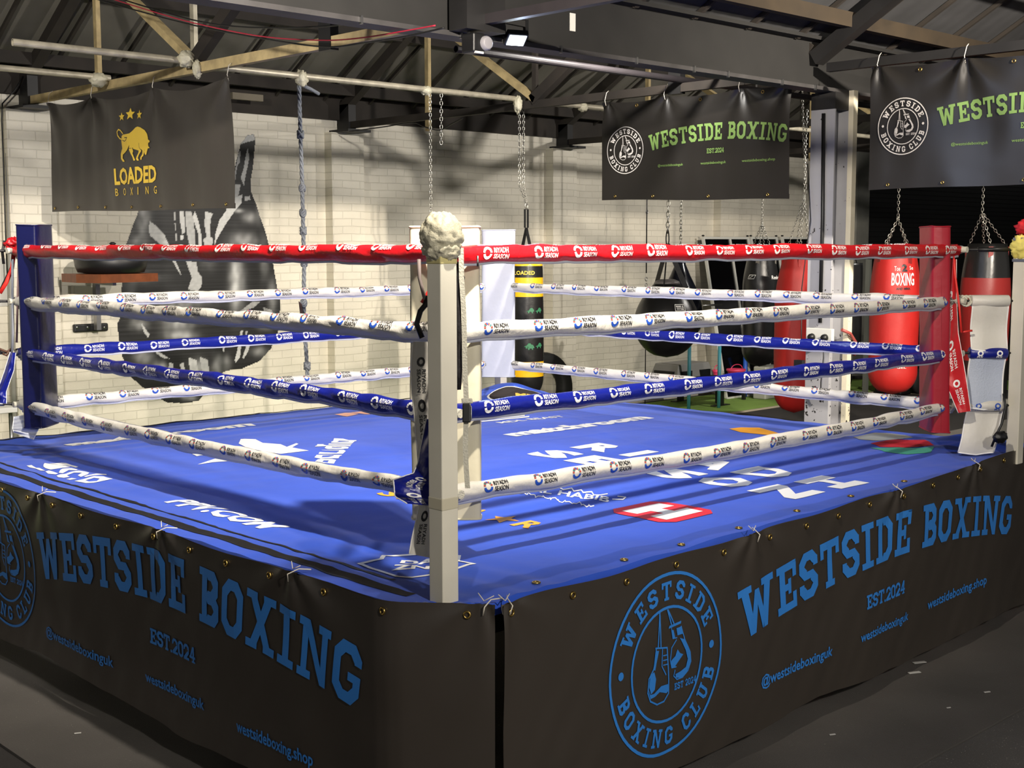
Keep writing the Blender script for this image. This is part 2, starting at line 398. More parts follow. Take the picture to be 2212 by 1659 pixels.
def arch(polys, cx, R):   # bend a straight line of lettering along an arc about x = cx
    out = []
    for p in polys:
        q = []
        for x, y in p:
            a = (x-cx)/R; q.append((cx+(R+y)*math.sin(a), (R+y)*math.cos(a)-R))
        out.append(q)
    return out
def circ_text(s, r, h, a0, a1, inward=False, gap=.16, st=.9):
    """lettering round a circle between angles a0 and a1 (degrees)"""
    L, tot = slab(s, gap); out = []; span = math.radians(a1-a0)
    for x, w, g in L:
        am = math.radians(a0)+span*(x+w/2)/tot; k = abs(span)*r/tot
        for p in g:
            q = []
            for px, py in p:
                lx = (px-w/2)*k*st*1.05; ly = py*h
                if inward: rr = r+h-ly; q.append((rr*math.cos(am)-lx*math.sin(am)*1, rr*math.sin(am)+lx*math.cos(am)))
                else: rr = r+ly; q.append((rr*math.cos(am)+lx*math.sin(am), rr*math.sin(am)-lx*math.cos(am)))
            out.append(q)
    return out
def emblem():
    """round club badge: rings, ring lettering, two hanging gloves; outer radius 1"""
    o = ringarc(.965, 1, 0, 2*PI, 56)+ringarc(.605, .635, 0, 2*PI, 44)
    o += circ_text('WESTSIDE', .70, .2, 158, 22)+circ_text('BOXING CLUB', .70, .2, 194, 346, inward=True)
    o += disc(-.8, .05, .045)+disc(.8, .05, .045)
    def c4(pts): return [((x-545)/490, -((y+.39*(x-545))-830)/780*1.0) for x, y in pts]
    def S(pts, w=.018): return stroke(c4(pts), w)
    o += S([(475,395),(462,690)])+S([(475,395),(486,690)])+S([(540,370),(575,490)])+S([(545,370),(597,480)])
    o += S([(445,700),(440,800),(425,880),(388,960),(378,1080),(400,1150),(460,1178),(520,1150),(558,1080),(555,960),(540,690),(440,700)])
    o += S([(500,705),(495,850),(530,920)], .014)+S([(508,760),(545,750)], .012)+S([(508,800),(545,790)], .012)+S([(508,840),(545,830)], .012)
    for p in ([(400,930),(430,900),(445,960),(435,1050),(405,1090),(388,1030)],
              [(380,1040),(400,1095),(430,1085),(490,1020),(550,1000),(555,1060),(540,1080),(480,1070),(440,1110),(400,1130)],
              [(440,720),(470,720),(450,820),(438,890),(424,880)],
              [(620,520),(665,500),(680,560),(630,580)], [(575,540),(595,535),(610,600),(590,610)],
              [(650,600),(690,610),(745,730),(752,810),(720,890),(670,945),(620,945),(615,915),(660,890),(710,850),(725,780),(700,700),(670,640)],
              [(575,800),(610,760),(630,700),(650,730),(680,740),(640,800),(600,860),(575,850)]):
        o += tess(c4(p))
    o += S([(555,520),(655,470)])+S([(558,508),(658,458)], .012)+S([(575,520),(590,610),(625,600)], .012)
    o += S([(660,500),(690,610),(745,720),(755,800),(730,880),(680,940),(630,960),(600,930),(610,880)], .014)
    o += S([(620,620),(580,690),(568,800),(580,860),(620,850)], .014)
    o += slab_line('EST', .075, .16, .13, -.32)+slab_line('2024', .075, .2, .33, -.32)
    return o
EMB = emblem()

# ================================================================ THE ROOM
WY = 7.8           # inner face of the long brick wall
TX = [-1.1, 2.08, 5.35, 8.5, 11.7, 14.9]   # truss planes, with a pier of the wall under each
mb = MB(); mb.box((-8, -9, -.3), (26, 7.81, 0))
mb.build('floor', MATF, kind='structure')
mb = MB(); mb.box((-6, WY, 0), (14.9, WY+.3, 3.42))
for x in TX[:5]:
    mb.box((x-.2, WY-.12, 0), (x+.2, WY+.01, 3.14))
mb.build('wall_back', WALL, kind='structure')
mb = MB(); mb.box((14.9, WY-.1, 0), (15.25, WY+.3, 3.42))
mb.build('trim_1', mat('grey_paint', (112, 112, 106), .6, var=.15), kind='structure')
mb = MB(); mb.box((15.25, WY, 0), (25, WY+.3, 3.4))
for k in range(44): mb.box((15.25, WY-.012, .05+k*.075), (25, WY+.001, .05+k*.075+.05))
mb.build('door_1', SHUT, kind='structure')
mb = MB(); mb.box((24, -9, 0), (24.3, WY, 3.6)); mb.build('wall_right', SHUT, kind='structure')
# artificial turf lane along the wall and the grey floor beyond the mats
mb = MB(); mb.box((-2, 6.32, .001), (13.35, WY-.13, .012)); mb.box((13.35, 5.2, .001), (16, WY-.13, .01))
o = mb.build('artificial_turf', TURF); tag(o, 'green artificial turf lane along the foot of the white brick wall', 'turf')
mb = MB(); mb.box((8.6, 6.29, 0), (13.5, 6.32, .018)); mb.box((13.35, 2.5, 0), (13.4, 6.32, .018))
mb.build('trim_2', mat('beige_edge', (170, 160, 140), .7), kind='structure')
mb = MB(); mb.box((8.2, 2.2, 0), (13.4, 3.75, .01)); mb.build('floor', CONC, kind='structure')
# rubber mats by the ring: raised edge course seen at the lower right
mb = MB(); mb.box((-.6, -.62, 0), (9, 3.9, .012)); mb.build('trim_3', MATE, kind='structure')
mb = MB(); mb.box((-1.0, -8, 0), (9, -.63, .010)); mb.build('floor', speck_mat('lit_mat', (84, 81, 78), (176, 170, 160), 130, .69, .85, bump=.6), kind='structure')  # lighter mat colour paints in the light falling on this side

# roof: two bays pitched across the room, valley on the steel beam
VY, EZ, SL = 2.2, 3.36, .59
def roof_z(y): return EZ + SL*(min(abs(y-WY), abs(y-VY)) if y > VY else min(abs(y-VY), abs(y+3.4)))
for nm, ya, yb in (('ceiling', WY+.1, 5.0), ('ceiling', 5.0, VY), ('ceiling', VY, -.6), ('ceiling', -.6, -3.4)):
    za = roof_z(min(ya, WY)) ; zb = roof_z(yb)
    mb = MB()
    def fn(u, v, ya=ya, yb=yb, za=za, zb=zb):
        return (-8+32*u, ya+(yb-ya)*v, za+(zb-za)*v+.10+.0015*math.sin(u*32/.15*2*PI*1.0))
    mb.grid(fn, 1280, 1, smooth=True)
    mb.build(nm, ROOF if ya > 3 else mat('grey_roof_sheet', (58, 58, 60), .85, var=.2, vscale=2.5, bump=.3, bscale=6), kind='structure')
for ya, yb in ((WY, 5.0), (5.0, VY), (VY, -.6), (-.6, -3.4)):   # dark lap joints running up the slope
    mb = MB(); x = -7.3
    while x < 23:
        mb.bar((x, ya, roof_z(ya)+.075), (x, yb, roof_z(yb)+.075), .028, .03)
        x += .5645
    mb.build('ceiling', WOODD, kind='structure')
for ya, yb, s in ((WY, 5.0, -1), (5.0, VY, -1), (VY, -.6, -1), (-.6, -3.4, -1)):
    for k in range(4):
        y = ya+(yb-ya)*(.1+.27*k)
        z = roof_z(y)
        mb = MB(); mb.bar((-8, y, z+.01), (24, y, z+.01), .06, .1)
        mb.build('trim_5', mat('brown_purlin', (46, 36, 22), .85, var=.25) if ya == VY else WOODD, kind='structure')
mb = MB(); mb.box((-8, WY-.05, 3.27), (24, WY+.32, 3.5)); mb.build('trim_4', WOODD, kind='structure')

# trusses: chord, rafters, posts and struts (one thing per frame)
TL = {2.08: 'timber roof truss coloured as lit, above the gold bull banner', 5.35: 'dark roof truss with bright cream strut, carrying the first club banner',
      8.5: 'dark roof truss farther back, half hidden by the first club banner', 11.7: 'farthest dark roof truss, glimpsed left of the steel column'}
for tx in (2.08, 5.35, 8.5, 11.7):
    t = thing('roof_truss', TL[tx], 'roof truss', (tx, 5, 3.2))
    lit = WOOD if tx == 2.08 else WOODD  # light put into the colour: pale chord on the front truss, dark elsewhere
    w = .05
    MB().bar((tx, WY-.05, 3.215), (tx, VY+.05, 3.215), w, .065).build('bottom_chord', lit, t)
    MB().bar((tx, WY-.02, EZ), (tx, 5, EZ+SL*2.8), .09, .09).build('rafter', WOODD, t)
    MB().bar((tx, VY+.02, EZ), (tx, 5, EZ+SL*2.8), .09, .09).build('rafter', WOODD, t)
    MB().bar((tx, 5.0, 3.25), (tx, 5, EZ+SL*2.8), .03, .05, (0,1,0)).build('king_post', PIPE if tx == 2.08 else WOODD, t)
    MB().bar((tx, 4.98, 3.25), (tx, 6.45, EZ+SL*1.35), .07, .05).build('strut', WOOD, t)
    MB().bar((tx, 5.02, 3.25), (tx, 3.55, EZ+SL*1.35), .07, .09).build('strut', WOODD, t)
    MB().bar((tx, 6.42, 3.08 if tx > 3 else 3.25), (tx, 6.42, EZ+SL*1.38), .035, .05, (0,1,0)).build('post', WOOD, t)
    MB().bar((tx, 3.45, 3.17), (tx, 3.45, EZ+SL*1.25), .06, .12, (0,1,0)).build('post', DARKST, t)
    mb = MB(); mb.box((tx-.14, WY-.32, 3.14), (tx+.14, WY, 3.165)); mb.box((tx-.045, WY-.2, 3.16), (tx+.045, WY-.02, 3.42)); mb.build('bearing_plate', DARKST, t)
t = thing('roof_truss', 'near dark roof truss running from steel column towards the viewer', 'roof truss', (5.35, 0, 3.2))
MB().bar((5.35, VY-.1, 3.24), (5.35, -3.3, 3.24), .05, .06).build('bottom_chord', DARKST, t)
MB().bar((5.35, VY, EZ-.05), (5.35, -.6, EZ+SL*2.8), .1, .1).build('rafter', DARKST, t)
t = thing('roof_truss', 'dark steel truss foot bolted to beam above the ring corner', 'roof truss', (2.08, 0, 3.2))
MB().bar((2.08, VY-.1, 3.18), (2.08, -3.3, 3.18), .05, .05).build('bottom_chord', PIPED, t)
MB().bar((2.08, VY, EZ-.05), (2.08, -.6, EZ+SL*2.8), .1, .1).build('rafter', DARKST, t)
mb = MB(); mb.box((1.93, VY-.16, 3.12), (2.2, VY-.02, 3.5)); mb.build('gusset_plate', DARKST, t)

# steel beam on the column
t = thing('steel_beam', 'deep black painted steel I-beam crossing the roof', 'beam', (3, VY+.05, 3.1))
mb = MB(); bx0, bx1 = -8, 24
MB().box((bx0, VY-.02, 3.10), (bx1, VY+.12, 3.125)).build('bottom_flange', mat('flange_paint', (52, 50, 50), .6, var=.3, vscale=7), t); mb.box((bx0, VY+.03, 3.125), (bx1, VY+.07, 3.43)); mb.box((bx0, VY-.06, 3.43), (bx1, VY+.16, 3.455))
mb.build('web_and_top_flange', BEAM, t)
for i, x in enumerate((1.35, 2.0, 2.75, 3.4, 3.95, 4.3, 4.9, 5.3)):
    mb = MB(); mb.box((x, VY-.035, 3.09), (x+.012, VY-.018, 3.13)); mb.build('beam_clip', STEEL, t)
mb = MB(); p = onY(1237, 48, VY+.028); mb.obox(p, (.022, 0, 0), (0, .002, 0), (0, 0, .05)); o = mb.build('paper_note', PAPER); tag(o, 'small white paper note stuck to the black steel beam', 'note')

# H-section column
t = thing('steel_column', 'white painted steel H column with black conduit and paint splashes', 'column', (5.62, 2.25, 0))
cx, cy = 5.66, 2.27
mb = MB()
mb.box((cx-.1, cy-.1, 0), (cx-.086, cy+.1, 2.98)); mb.box((cx+.086, cy-.1, 0), (cx+.1, cy+.1, 2.98)); mb.box((cx-.086, cy-.007, 0), (cx+.086, cy+.007, 2.98))
mb.build('shaft', COLM, t)
mb = MB(); mb.box((cx-.102, cy-.1, 2.98), (cx+.102, cy+.1, 3.1)); mb.build('unpainted_top', DARKST, t)
mb = MB(); mb.box((cx+.075, cy-.14, 0), (cx+.13, cy-.1, 3.12)); mb.build('timber_cover', speck_mat('cover_paint', (214, 206, 182), (44, 40, 36), 30, .60, .55, zfade=(.3, 2.2)), t)
mb = MB(); mb.tube([(cx-.125, cy-.02, 2.95), (cx-.12, cy-.03, 2.2), (cx-.122, cy-.03, 1.45)], .014); mb.build('conduit', BLK, t)

# sockets, plugs, cables on the column
t = thing('wall_socket', 'white double socket box with two black plugs on the column', 'socket', (cx-.13, cy, 1.36))
sp = cx-.135
mb = MB(); mb.box((sp, cy-.14, 1.3), (sp+.035, cy+.08, 1.41)); mb.build('back_box', FRAMEW, t, bevel=.006)
for y in (cy-.09, cy+.02):
    mb = MB(); mb.lathe([(.02, 0), (.028, .01), (.024, .035), (.01, .045)], (0, 0, 0), 12)
    mb.v = [(sp-z_, y+x_, 1.345+y_) for x_, y_, z_ in mb.v]; mb.build('plug', BLK, t)
mb = MB(); mb.tube([(sp-.03, cy-.09, 1.33), (sp-.04, cy-.1, 1.2), (sp-.02, cy-.07, 1.02), (sp, cy-.06, .9)], .004, 6); mb.build('cable', WIREK, t)
mb = MB(); mb.tube([(sp-.03, cy+.02, 1.33), (sp-.02, cy+.07, 1.25), (sp+.02, cy+.13, 1.3), (sp+.01, cy+.13, 1.7), (sp-.02, cy+.05, 2.2), (sp+.005, cy+.1, 2.6)], .004, 6); mb.build('cable', WIREK, t)
mb = MB(); mb.tube([(cx-.02, cy-.15, 1.4), (cx+.06, cy-.17, 1.37), (cx+.17, cy-.15, 1.3), (cx+.19, cy-.13, 1.2)], .012, 8); o = mb.build('red_lead', mat('pink_cable', (150, 70, 64), .5)); tag(o, 'coiled reddish lead looping off the white column side', 'cable')
mb = MB(); mb.obox((cx-.15, cy+.12, 1.13), (.02, 0, 0), (0, .035, 0), (0, 0, .04)); o = mb.build('power_adaptor', BLK); tag(o, 'small black power adaptor hanging beside the column', 'adaptor')

# ================================================================ MURAL on the wall
def inside(p, poly):
    x, y = p; c = False; n = len(poly); j = n-1
    for i in range(n):
        xi, yi = poly[i]; xj, yj = poly[j]
        if (yi > y) != (yj > y) and x < (xj-xi)*(y-yi)/(yj-yi)+xi: c = not c
        j = i
    return c
def cr(x0, y0, k, pts): return [(x0+x/k, y0+y/k) for x, y in pts]
MO = [(535,292),(549,290),(551,305),(546,360),(541,392),(541,410),(546,425),(553,440),(560,465),(573,500),(583,540),(588,560),(598,620),(605,650),(604,690),(600,720),(590,735),(586,752),(560,780),(520,797),(490,800),(475,808),(462,815),(462,835),(440,852),(428,866),(395,871),(360,869),(348,862),(335,852),(315,842),(295,825),(283,815),(275,795),(264,770),(258,740),(253,700),(258,690),(264,610),(266,560),(272,530),(290,480),(300,455),(330,440),(470,440),(497,400),(510,350),(520,310)]
# painted shapes: (outline in crop coordinates, tone); crop is 230,420 at 3.607
MS = [([(335,205),(380,240),(450,310),(490,400),(545,530),(585,632),(560,600),(520,525),(430,400),(340,320),(330,280)], .58),
      ([(570,130),(600,130),(612,220),(610,300),(590,310),(575,220)], .62), ([(575,320),(602,318),(602,350),(578,352)], .7),
      ([(612,130),(660,130),(680,200),(690,330),(690,410),(650,410),(625,300)], .5), ([(690,130),(720,220),(742,330),(740,400),(720,400),(712,300),(670,180)], .66),
      ([(620,520),(700,525),(712,600),(745,650),(740,720),(715,750),(660,750),(635,735),(665,650)], .58),
      ([(770,130),(830,150),(810,200),(810,330),(830,345),(825,400),(765,400),(752,350),(780,330),(762,230)], .6),
      ([(960,40),(1060,0),(1050,70),(1000,130),(930,230),(860,350),(838,405),(850,300),(880,200),(930,130)], .66),
      ([(525,140),(538,140),(540,200),(528,200)], .45), ([(530,225),(541,225),(544,280),(533,280)], .45), ([(536,300),(547,300),(550,360),(539,360)], .45),
      ([(270,1000),(300,1040),(335,1090),(325,1120),(290,1070)], .62), ([(370,1205),(430,1240),(490,1280),(440,1275),(390,1240)], .6),
      ([(1045,1060),(1065,1060),(1050,1130),(1035,1120)], .55), ([(1085,1065),(1100,1065),(1090,1120),(1078,1115)], .5),
      ([(900,1180),(925,1180),(915,1230),(905,1215)], .6), ([(1030,1165),(1052,1165),(1040,1270),(1005,1310),(1000,1290)], .66), ([(1095,1160),(1125,1160),(1100,1230),(1070,1280),(1060,1270)], .6),
      ([(1220,880),(1290,900),(1295,930),(1230,930)], .4), ([(1130,840),(1200,835),(1150,880),(1060,915),(1040,910)], .4),
      ([(490,1310),(520,1320),(515,1380),(480,1370)], .55), ([(570,1320),(600,1310),(615,1380),(585,1390)], .55), ([(640,1270),(700,1290),(720,1390),(650,1395)], .6), ([(725,1265),(790,1290),(800,1380),(745,1390)], .5)]
MS = [(cr(230, 420, 3.607, p), t) for p, t in MS]
MS += [([(535,292),(549,290),(550,303),(530,308),(500,318),(500,312)], .55), ([(531,335),(536,318),(538,345),(532,372),(527,400),(520,385),(527,360)], .55), ([(515,330),(520,325),(518,350),(512,360),(508,390),(506,380)], .4), ([(528,425),(540,423),(541,432),(528,434)], .55), ([(497,400),(520,398),(515,425),(500,440),(490,450),(495,425)], .5)]
# soft airbrushed highlights: x, y, rx, ry, tone
MG = [(512,615,14,50,.55),(508,600,9,60,.35),(527,520,26,14,.42),(540,470,14,10,.38),(395,650,60,12,.22),(385,690,28,30,.5),(390,725,26,8,.6),(300,600,40,10,.3),(340,545,22,5,.4),(300,700,16,12,.38),(283,640,10,30,.15),(310,770,16,14,.45),(340,795,14,12,.55),(352,800,7,14,.3),(470,790,10,20,.35),(490,785,8,14,.3),(570,560,8,40,.28),(588,640,8,30,.3),(575,700,14,12,.4),(560,760,16,10,.3),(310,470,12,40,.38),(295,520,18,14,.25),(370,853,30,6,.35),(410,860,14,5,.3),(430,800,14,20,.45),(560,450,6,30,.2),(515,455,10,4,.6),(450,560,16,22,.12)]
def tone(x, y):
    for p, t in MS:
        if inside((x, y), p): return t+.1*noise.noise(V((x*.15, y*.15, 0)))
    t = .012
    for gx, gy, rx, ry, a in MG:
        d = ((x-gx)/rx)**2+((y-gy)/ry)**2
        if d < 9: t += a*math.exp(-d)*(.8+.5*noise.noise(V((x*.08, y*.05, 3))))
    return max(.006, min(.75, t))
step = .0085; x0, x1, z0, z1 = 2.75, 4.75, .5, 3.15
nx, nz = int((x1-x0)/step), int((z1-z0)/step)
idx = {}; vs = []; tones = []; fs = []
MP = [tuple(pix(V((p.x, WY, p.z)))) for p in [onY(a, b, WY) for a, b in MO]]
def mv(i, j):
    k = (i, j)
    if k not in idx:
        P = V((x0+i*step, WY-.0025, z0+j*step)); idx[k] = len(vs); vs.append(tuple(P)); tones.append(tone(*pix(P)))
    return idx[k]
for j in range(nz):
    for i in range(nx):
        c = V((x0+(i+.5)*step, WY, z0+(j+.5)*step))
        if inside(pix(c), MO): fs.append((mv(i, j), mv(i+1, j), mv(i+1, j+1), mv(i, j+1)))
me = bpy.data.meshes.new('wall_mural'); me.from_pydata(vs, [], fs)
ca = me.color_attributes.new('Col', 'FLOAT_COLOR', 'POINT')
for i, t in enumerate(tones): ca.data[i].color = (t*.8, t*.8, t*.78, 1)
mm = bpy.data.materials.new('mural_paint'); mm.use_nodes = True; nn = mm.node_tree.nodes
at_ = nn.new('ShaderNodeVertexColor'); at_.layer_name = 'Col'; mm.node_tree.links.new(at_.outputs[0], nn['Principled BSDF'].inputs['Base Color']); nn['Principled BSDF'].inputs['Roughness'].default_value = .5
tc = nn.new('ShaderNodeTexCoord'); mp = nn.new('ShaderNodeMapping'); mp.inputs['Scale'].default_value = (.2, 1, 13)
nb = nn.new('ShaderNodeTexNoise'); nb.inputs['Scale'].default_value = 2; bp = nn.new('ShaderNodeBump'); bp.inputs['Strength'].default_value = .2; bp.inputs['Distance'].default_value = .02
mm.node_tree.links.new(tc.outputs['Object'], mp.inputs[0]); mm.node_tree.links.new(mp.outputs[0], nb.inputs['Vector']); mm.node_tree.links.new(nb.outputs['Fac'], bp.inputs['Height']); mm.node_tree.links.new(bp.outputs[0], nn['Principled BSDF'].inputs['Normal'])
me.materials.append(mm); o = bpy.data.objects.new('wall_mural', me); COL.objects.link(o)
tag(o, 'black and grey airbrushed mural of hanging boxing gloves on the brick wall', 'mural')
# ================================================================ THE RING
S, D, Hc = 4.021, .2643, .9
HZ = {1: 1.98765, 2: 1.72145, 3: 1.44945, 4: 1.17300}
NC, LC, RC, FC = V((D, D, 0)), V((D, S-D, 0)), V((S-D, D, 0)), V((S-D, S-D, 0))
# platform
t = thing('ring_platform', 'raised boxing ring platform under the blue canvas', 'ring platform', (2, 2, 0))
mb = MB(); mb.box((-.02, .02, .8), (4.2, 4.2, .872)); mb.build('deck', mat('plywood', (132, 104, 70), .8, var=.2, bump=.2), t)
mb = MB()
for x in (.1, 1.4, 2.7, 4.05):
    for y in (.15, 1.4, 2.7, 4.05): mb.box((x-.03, y-.03, 0), (x+.03, y+.03, .8))
for x in (.1, 4.05): mb.box((x-.03, .1, .7), (x+.03, 4.1, .8))
for y in (.15, 4.05): mb.box((.1, y-.03, .7), (4.1, y+.03, .8))
mb.build('frame', DARKST, t)
mb = MB(); mb.box((-.03, -.03, .84), (.28, .3, .868)); mb.build('corner_plate', mat('rusty_plate', (104, 62, 50), .7, var=.3), t)

# canvas: four corners measured on the deck, gathered a little at the edges and lifted round the far post
C00, C10, C11, C01 = V((-.125, -.125)), V((4.42, .07)), V((4.27, 4.2)), V((-.15, 4.42))
def cxy(a, b): return C00*(1-a)*(1-b)+C10*a*(1-b)+C11*a*b+C01*(1-a)*b
def chh(x, y):
    h = Hc + .004*noise.noise(V((x*1.3, y*1.6, 0))) + .002*noise.noise(V((x*6, y*3, 2)))
    e = min(x+.15, y+.15, 4.3-x, 4.3-y)
    if e < .5:
        k = (1-max(e, 0)/.5)
        h += k*.008*noise.noise(V((x*5, y*5, 4)))
    h += .0022*math.exp(-(noise.noise(V((x*1.1-y*.8, (x+y)*.25, 7)))/.05)**2)+.0018*math.exp(-(noise.noise(V((y*1.6+x*.2, x*.35, 17)))/.05)**2)
    # long gathers near the sides
    h += .0035*max(0, 1-abs(y-.75)/.5)*math.sin(y*34+1.5*math.sin(x*1.7))*.6
    h += .004*max(0, 1-abs(x-.25)/.35)*math.sin(x*40+1.2*math.sin(y*1.9))
    h += .004*max(0, 1-abs(y-3.75)/.4)*math.sin(y*36+1.5*math.sin(x*2.1))
    d2 = (x-3.98)**2+(y-3.9)**2; h += .10*math.exp(-d2/.05)
    d3 = (x-4.2)**2+(y-.35)**2; h += .035*math.exp(-d3/.05)*(1+noise.noise(V((x*9, y*9, 1))))
    return h
def cut(x, y):
    if x+y < -.035:
        s = (-.035-x-y)/2; x += s; y += s
    return x, y
def canv(u, v):
    x, y = cxy(u, v); x, y = cut(x, y); return V((x, y, chh(x, y)))
def canvdrop(u, v):
    return canv(u, v)
cm = MB(); NU = 230
cm.grid(lambda u, v: canv(u, v), NU, NU, 0)
def lip(fn2, out):   # folded hem hanging at an edge
    def g(u, v):
        p = fn2(u); w = v
        return p + V((out[0]*.006*math.sin(w*PI/2), out[1]*.006*math.sin(w*PI/2), -.032*w*(1+.35*noise.noise(V((u*9, 0, out[0]*3))))))
    cm.grid(g, 160, 4, 0)
lip(lambda u: canv(u, 0), (0, -1)); lip(lambda u: canv(0, u), (-1, 0)); lip(lambda u: canv(u, 1), (0, 1)); lip(lambda u: canv(1, u), (1, 0))
def onc(x, y, dz=.0025): return V((x, y, chh(x, y)+dz))
def cdec(polys, mi, step=.05): cm.decal([p for p in polys], onc, mi, step)
def place(polys, o, r, u):   # lettering plane -> deck
    return [[(o[0]+r[0]*x+u[0]*y, o[1]+r[1]*x+u[1]*y) for x, y in p] for p in polys]
def pz(pts): 
    out = []
    for x, y in pts:
        p = onZ(x, y, Hc); out.append((p.x, p.y))
    return out
def trace(x0, y0, k, outer, mi, hole=None):
    o_ = pz(cr(x0, y0, k, outer)); h_ = [pz(cr(x0, y0, k, hole))] if hole else []
    cdec(tess(o_, h_), mi)
def tstroke(x0, y0, k, pts, w, mi): cdec([pz(cr(x0, y0, k, q)) for q in stroke(pts, w)], mi)
# mats: 0 canvas 1 white 2 orange 3 red 4 black hem and painted shadow 5 grey 6 green 7 peach 8 gold 9 dark
CM = [CANV, mat('canvas_white', (228, 228, 224), .7), mat('canvas_orange', (232, 160, 44), .7), mat('canvas_red', (206, 34, 52), .7), BLACKSTRIP,
      mat('canvas_grey', (150, 156, 158), .7), mat('canvas_green', (66, 158, 130), .7), mat('canvas_peach', (236, 178, 150), .7), mat('canvas_gold', (214, 172, 74), .6), mat('canvas_dark', (40, 34, 34), .6)]
for wd_, x_, ys_ in (('RIYADH', 2.52, (1.74, 1.47, 1.24, .98, .65, .28)), ('SEASON', 2.18, (1.76, 1.46, 1.20, .93, .64, .30))):
    for ch, y_ in zip(wd_, ys_):
        w__ = .08 if ch == 'I' else .26; cdec(place(fit(text(ch, 1, .055), w__, .24, -w__/2, 0), (x_, y_), (0, -1), (1, 0)), 1)
cdec(place(fit(text('matchroom', 1, .06), 1.2, .17), (2.6, 2.37), (1, -.03), (.0, 1)), 1)
cdec(place(fit(text('matchroom', 1, .06), 1.2, .17), (.57, 3.83), (1, .01), (.0, 1)), 1)
cdec(place(fit(text('PPV.COM', 1, .04), .76, .12), (.15, 2.05), (0, -1), (1, -.35)), 1)
cdec([pz([(1000+(630+x+.5*y)/4.424, 850+(932+.150*x-y)/4.424) for x, y in p]) for p in fit(text('AL HABIB', 1, .02), 760, 46)], 1)
cdec(place(fit(text('MDL BEAST', 1, .02), .52, .07), (2.92, 2.84), (1, -.12), (.1, 1)), 1)
for k in range(5):
    o_ = (2.86+.05*k, 2.99+.062*k); cdec([[(o_[0], o_[1]), (o_[0]+.38-.03*k, o_[1]-.07), (o_[0]+.42-.03*k, o_[1]-.03), (o_[0]+.04, o_[1]+.035)]], 1)
# badge at the near corner
q2 = .70711
dz_ = stroke([(-.2, .03), (-.05, -.13), (.0, -.15), (.06, -.14), (.2, .03), (.14, .07), (.14, .15), (-.13, .15), (-.13, .08), (-.2, .03)], .016)
dz_ += fit(text('DA', 1, .04), .13, .062, -.06, .03)+fit(text('ZN', 1, .04), .13, .062, -.08, -.055)
cdec(place(dz_, (.215, .40), (q2, -q2), (q2, q2)), 1)
# gold lettering with a star
cdec(place(fit(text('ST', 1, .03), .24, .12)+fit(text('A', 1, .03), .11, .12, .55, 0)+fit(text('R', 1, .03), .11, .12, .88, 0), (.92, 1.55), (0, -1), (1, 0)), 2)
cdec(place(star(.79, .05, .075), (.92, 1.55), (0, -1), (1, 0)), 2)
# red badge with white H
def rr(cx_, cy_, a, c):
    return [[(cx_-a+c, cy_-a), (cx_+a-c, cy_-a), (cx_+a, cy_-a+c), (cx_+a, cy_+a-c), (cx_+a-c, cy_+a), (cx_-a+c, cy_+a), (cx_-a, cy_+a-c), (cx_-a, cy_-a+c)]]
cdec(place(rr(0, 0, .17, .05), (1.55, .40), (0, -1), (1, 0)), 3)
cm.decal(place([rect(-.12, -.12, -.035, .12), rect(.035, -.12, .12, .12), rect(-.04, -.035, .04, .035)], (1.55, .40), (0, -1), (1, 0)), lambda x, y: onc(x, y, .004), 1, .05)
# traced marks
K1 = 13.825
for outer, hole in (([(1130,235),(1400,245),(1560,285),(1800,290),(1790,315),(1740,325),(1670,400),(1080,375),(1035,365),(1060,330),(1100,320)], [(1280,305),(1590,320),(1560,335),(1220,350)]),
    ([(970,395),(1670,415),(1630,445),(960,440)], None), ([(880,460),(1630,460),(1610,490),(1480,485),(870,490),(555,495),(585,470),(615,460),(630,415),(820,415),(815,440),(860,440)], None),
    ([(890,497),(1470,497),(1570,515),(1540,550),(1450,555),(1380,570),(930,570),(845,545)], [(1070,510),(1380,510),(1340,528),(1230,535),(1050,532)]),
    ([(760,598),(1420,590),(1480,625),(1390,705),(665,710),(695,655),(1200,680),(1270,640),(1280,610),(1050,610),(760,604)], None),
    ([(610,735),(1370,738),(1340,760),(1300,770),(1260,835),(880,835),(730,845),(540,810)], [(790,755),(1130,745),(1110,765),(960,800),(755,805)]),
    ([(740,850),(1060,855),(1190,890),(1120,990),(800,970),(560,930),(640,870)], [(820,900),(975,905),(935,965),(775,950)])):
    trace(640, 930, K1, outer, 1, hole)
for outer, hole in (([(160,250),(260,240),(350,285),(420,290),(530,345),(440,348),(340,300),(220,280)], None), ([(620,210),(850,185),(950,195),(1060,235),(1190,270),(1140,285),(960,240),(800,240)], None),
    ([(500,240),(520,215),(760,240),(930,255),(1030,290),(900,315),(640,330),(540,300),(495,270)], None), ([(535,370),(600,345),(700,365),(790,390),(740,405),(590,405)], None),
    ([(870,330),(1060,310),(1180,330),(1150,355),(1000,350),(880,390),(800,380),(830,345)], None), ([(755,435),(830,405),(940,400),(1010,385),(1200,360),(1330,375),(1410,400),(1370,440),(1240,465),(1180,440),(1270,405),(1100,395),(960,425),(1020,455),(900,475),(790,465)], None),
    ([(1300,465),(1560,420),(1750,410),(1755,428),(1500,462),(1340,475)], None), ([(950,500),(1060,475),(1160,490),(1020,520)], None),
    ([(1115,545),(1200,515),(1300,500),(1500,475),(1700,480),(1780,505),(1880,525),(1780,545),(1560,562),(1340,590),(1200,565)], [(1330,525),(1500,500),(1620,515),(1560,545),(1400,550)])):
    trace(40, 980, 9.217, outer, 1, hole)
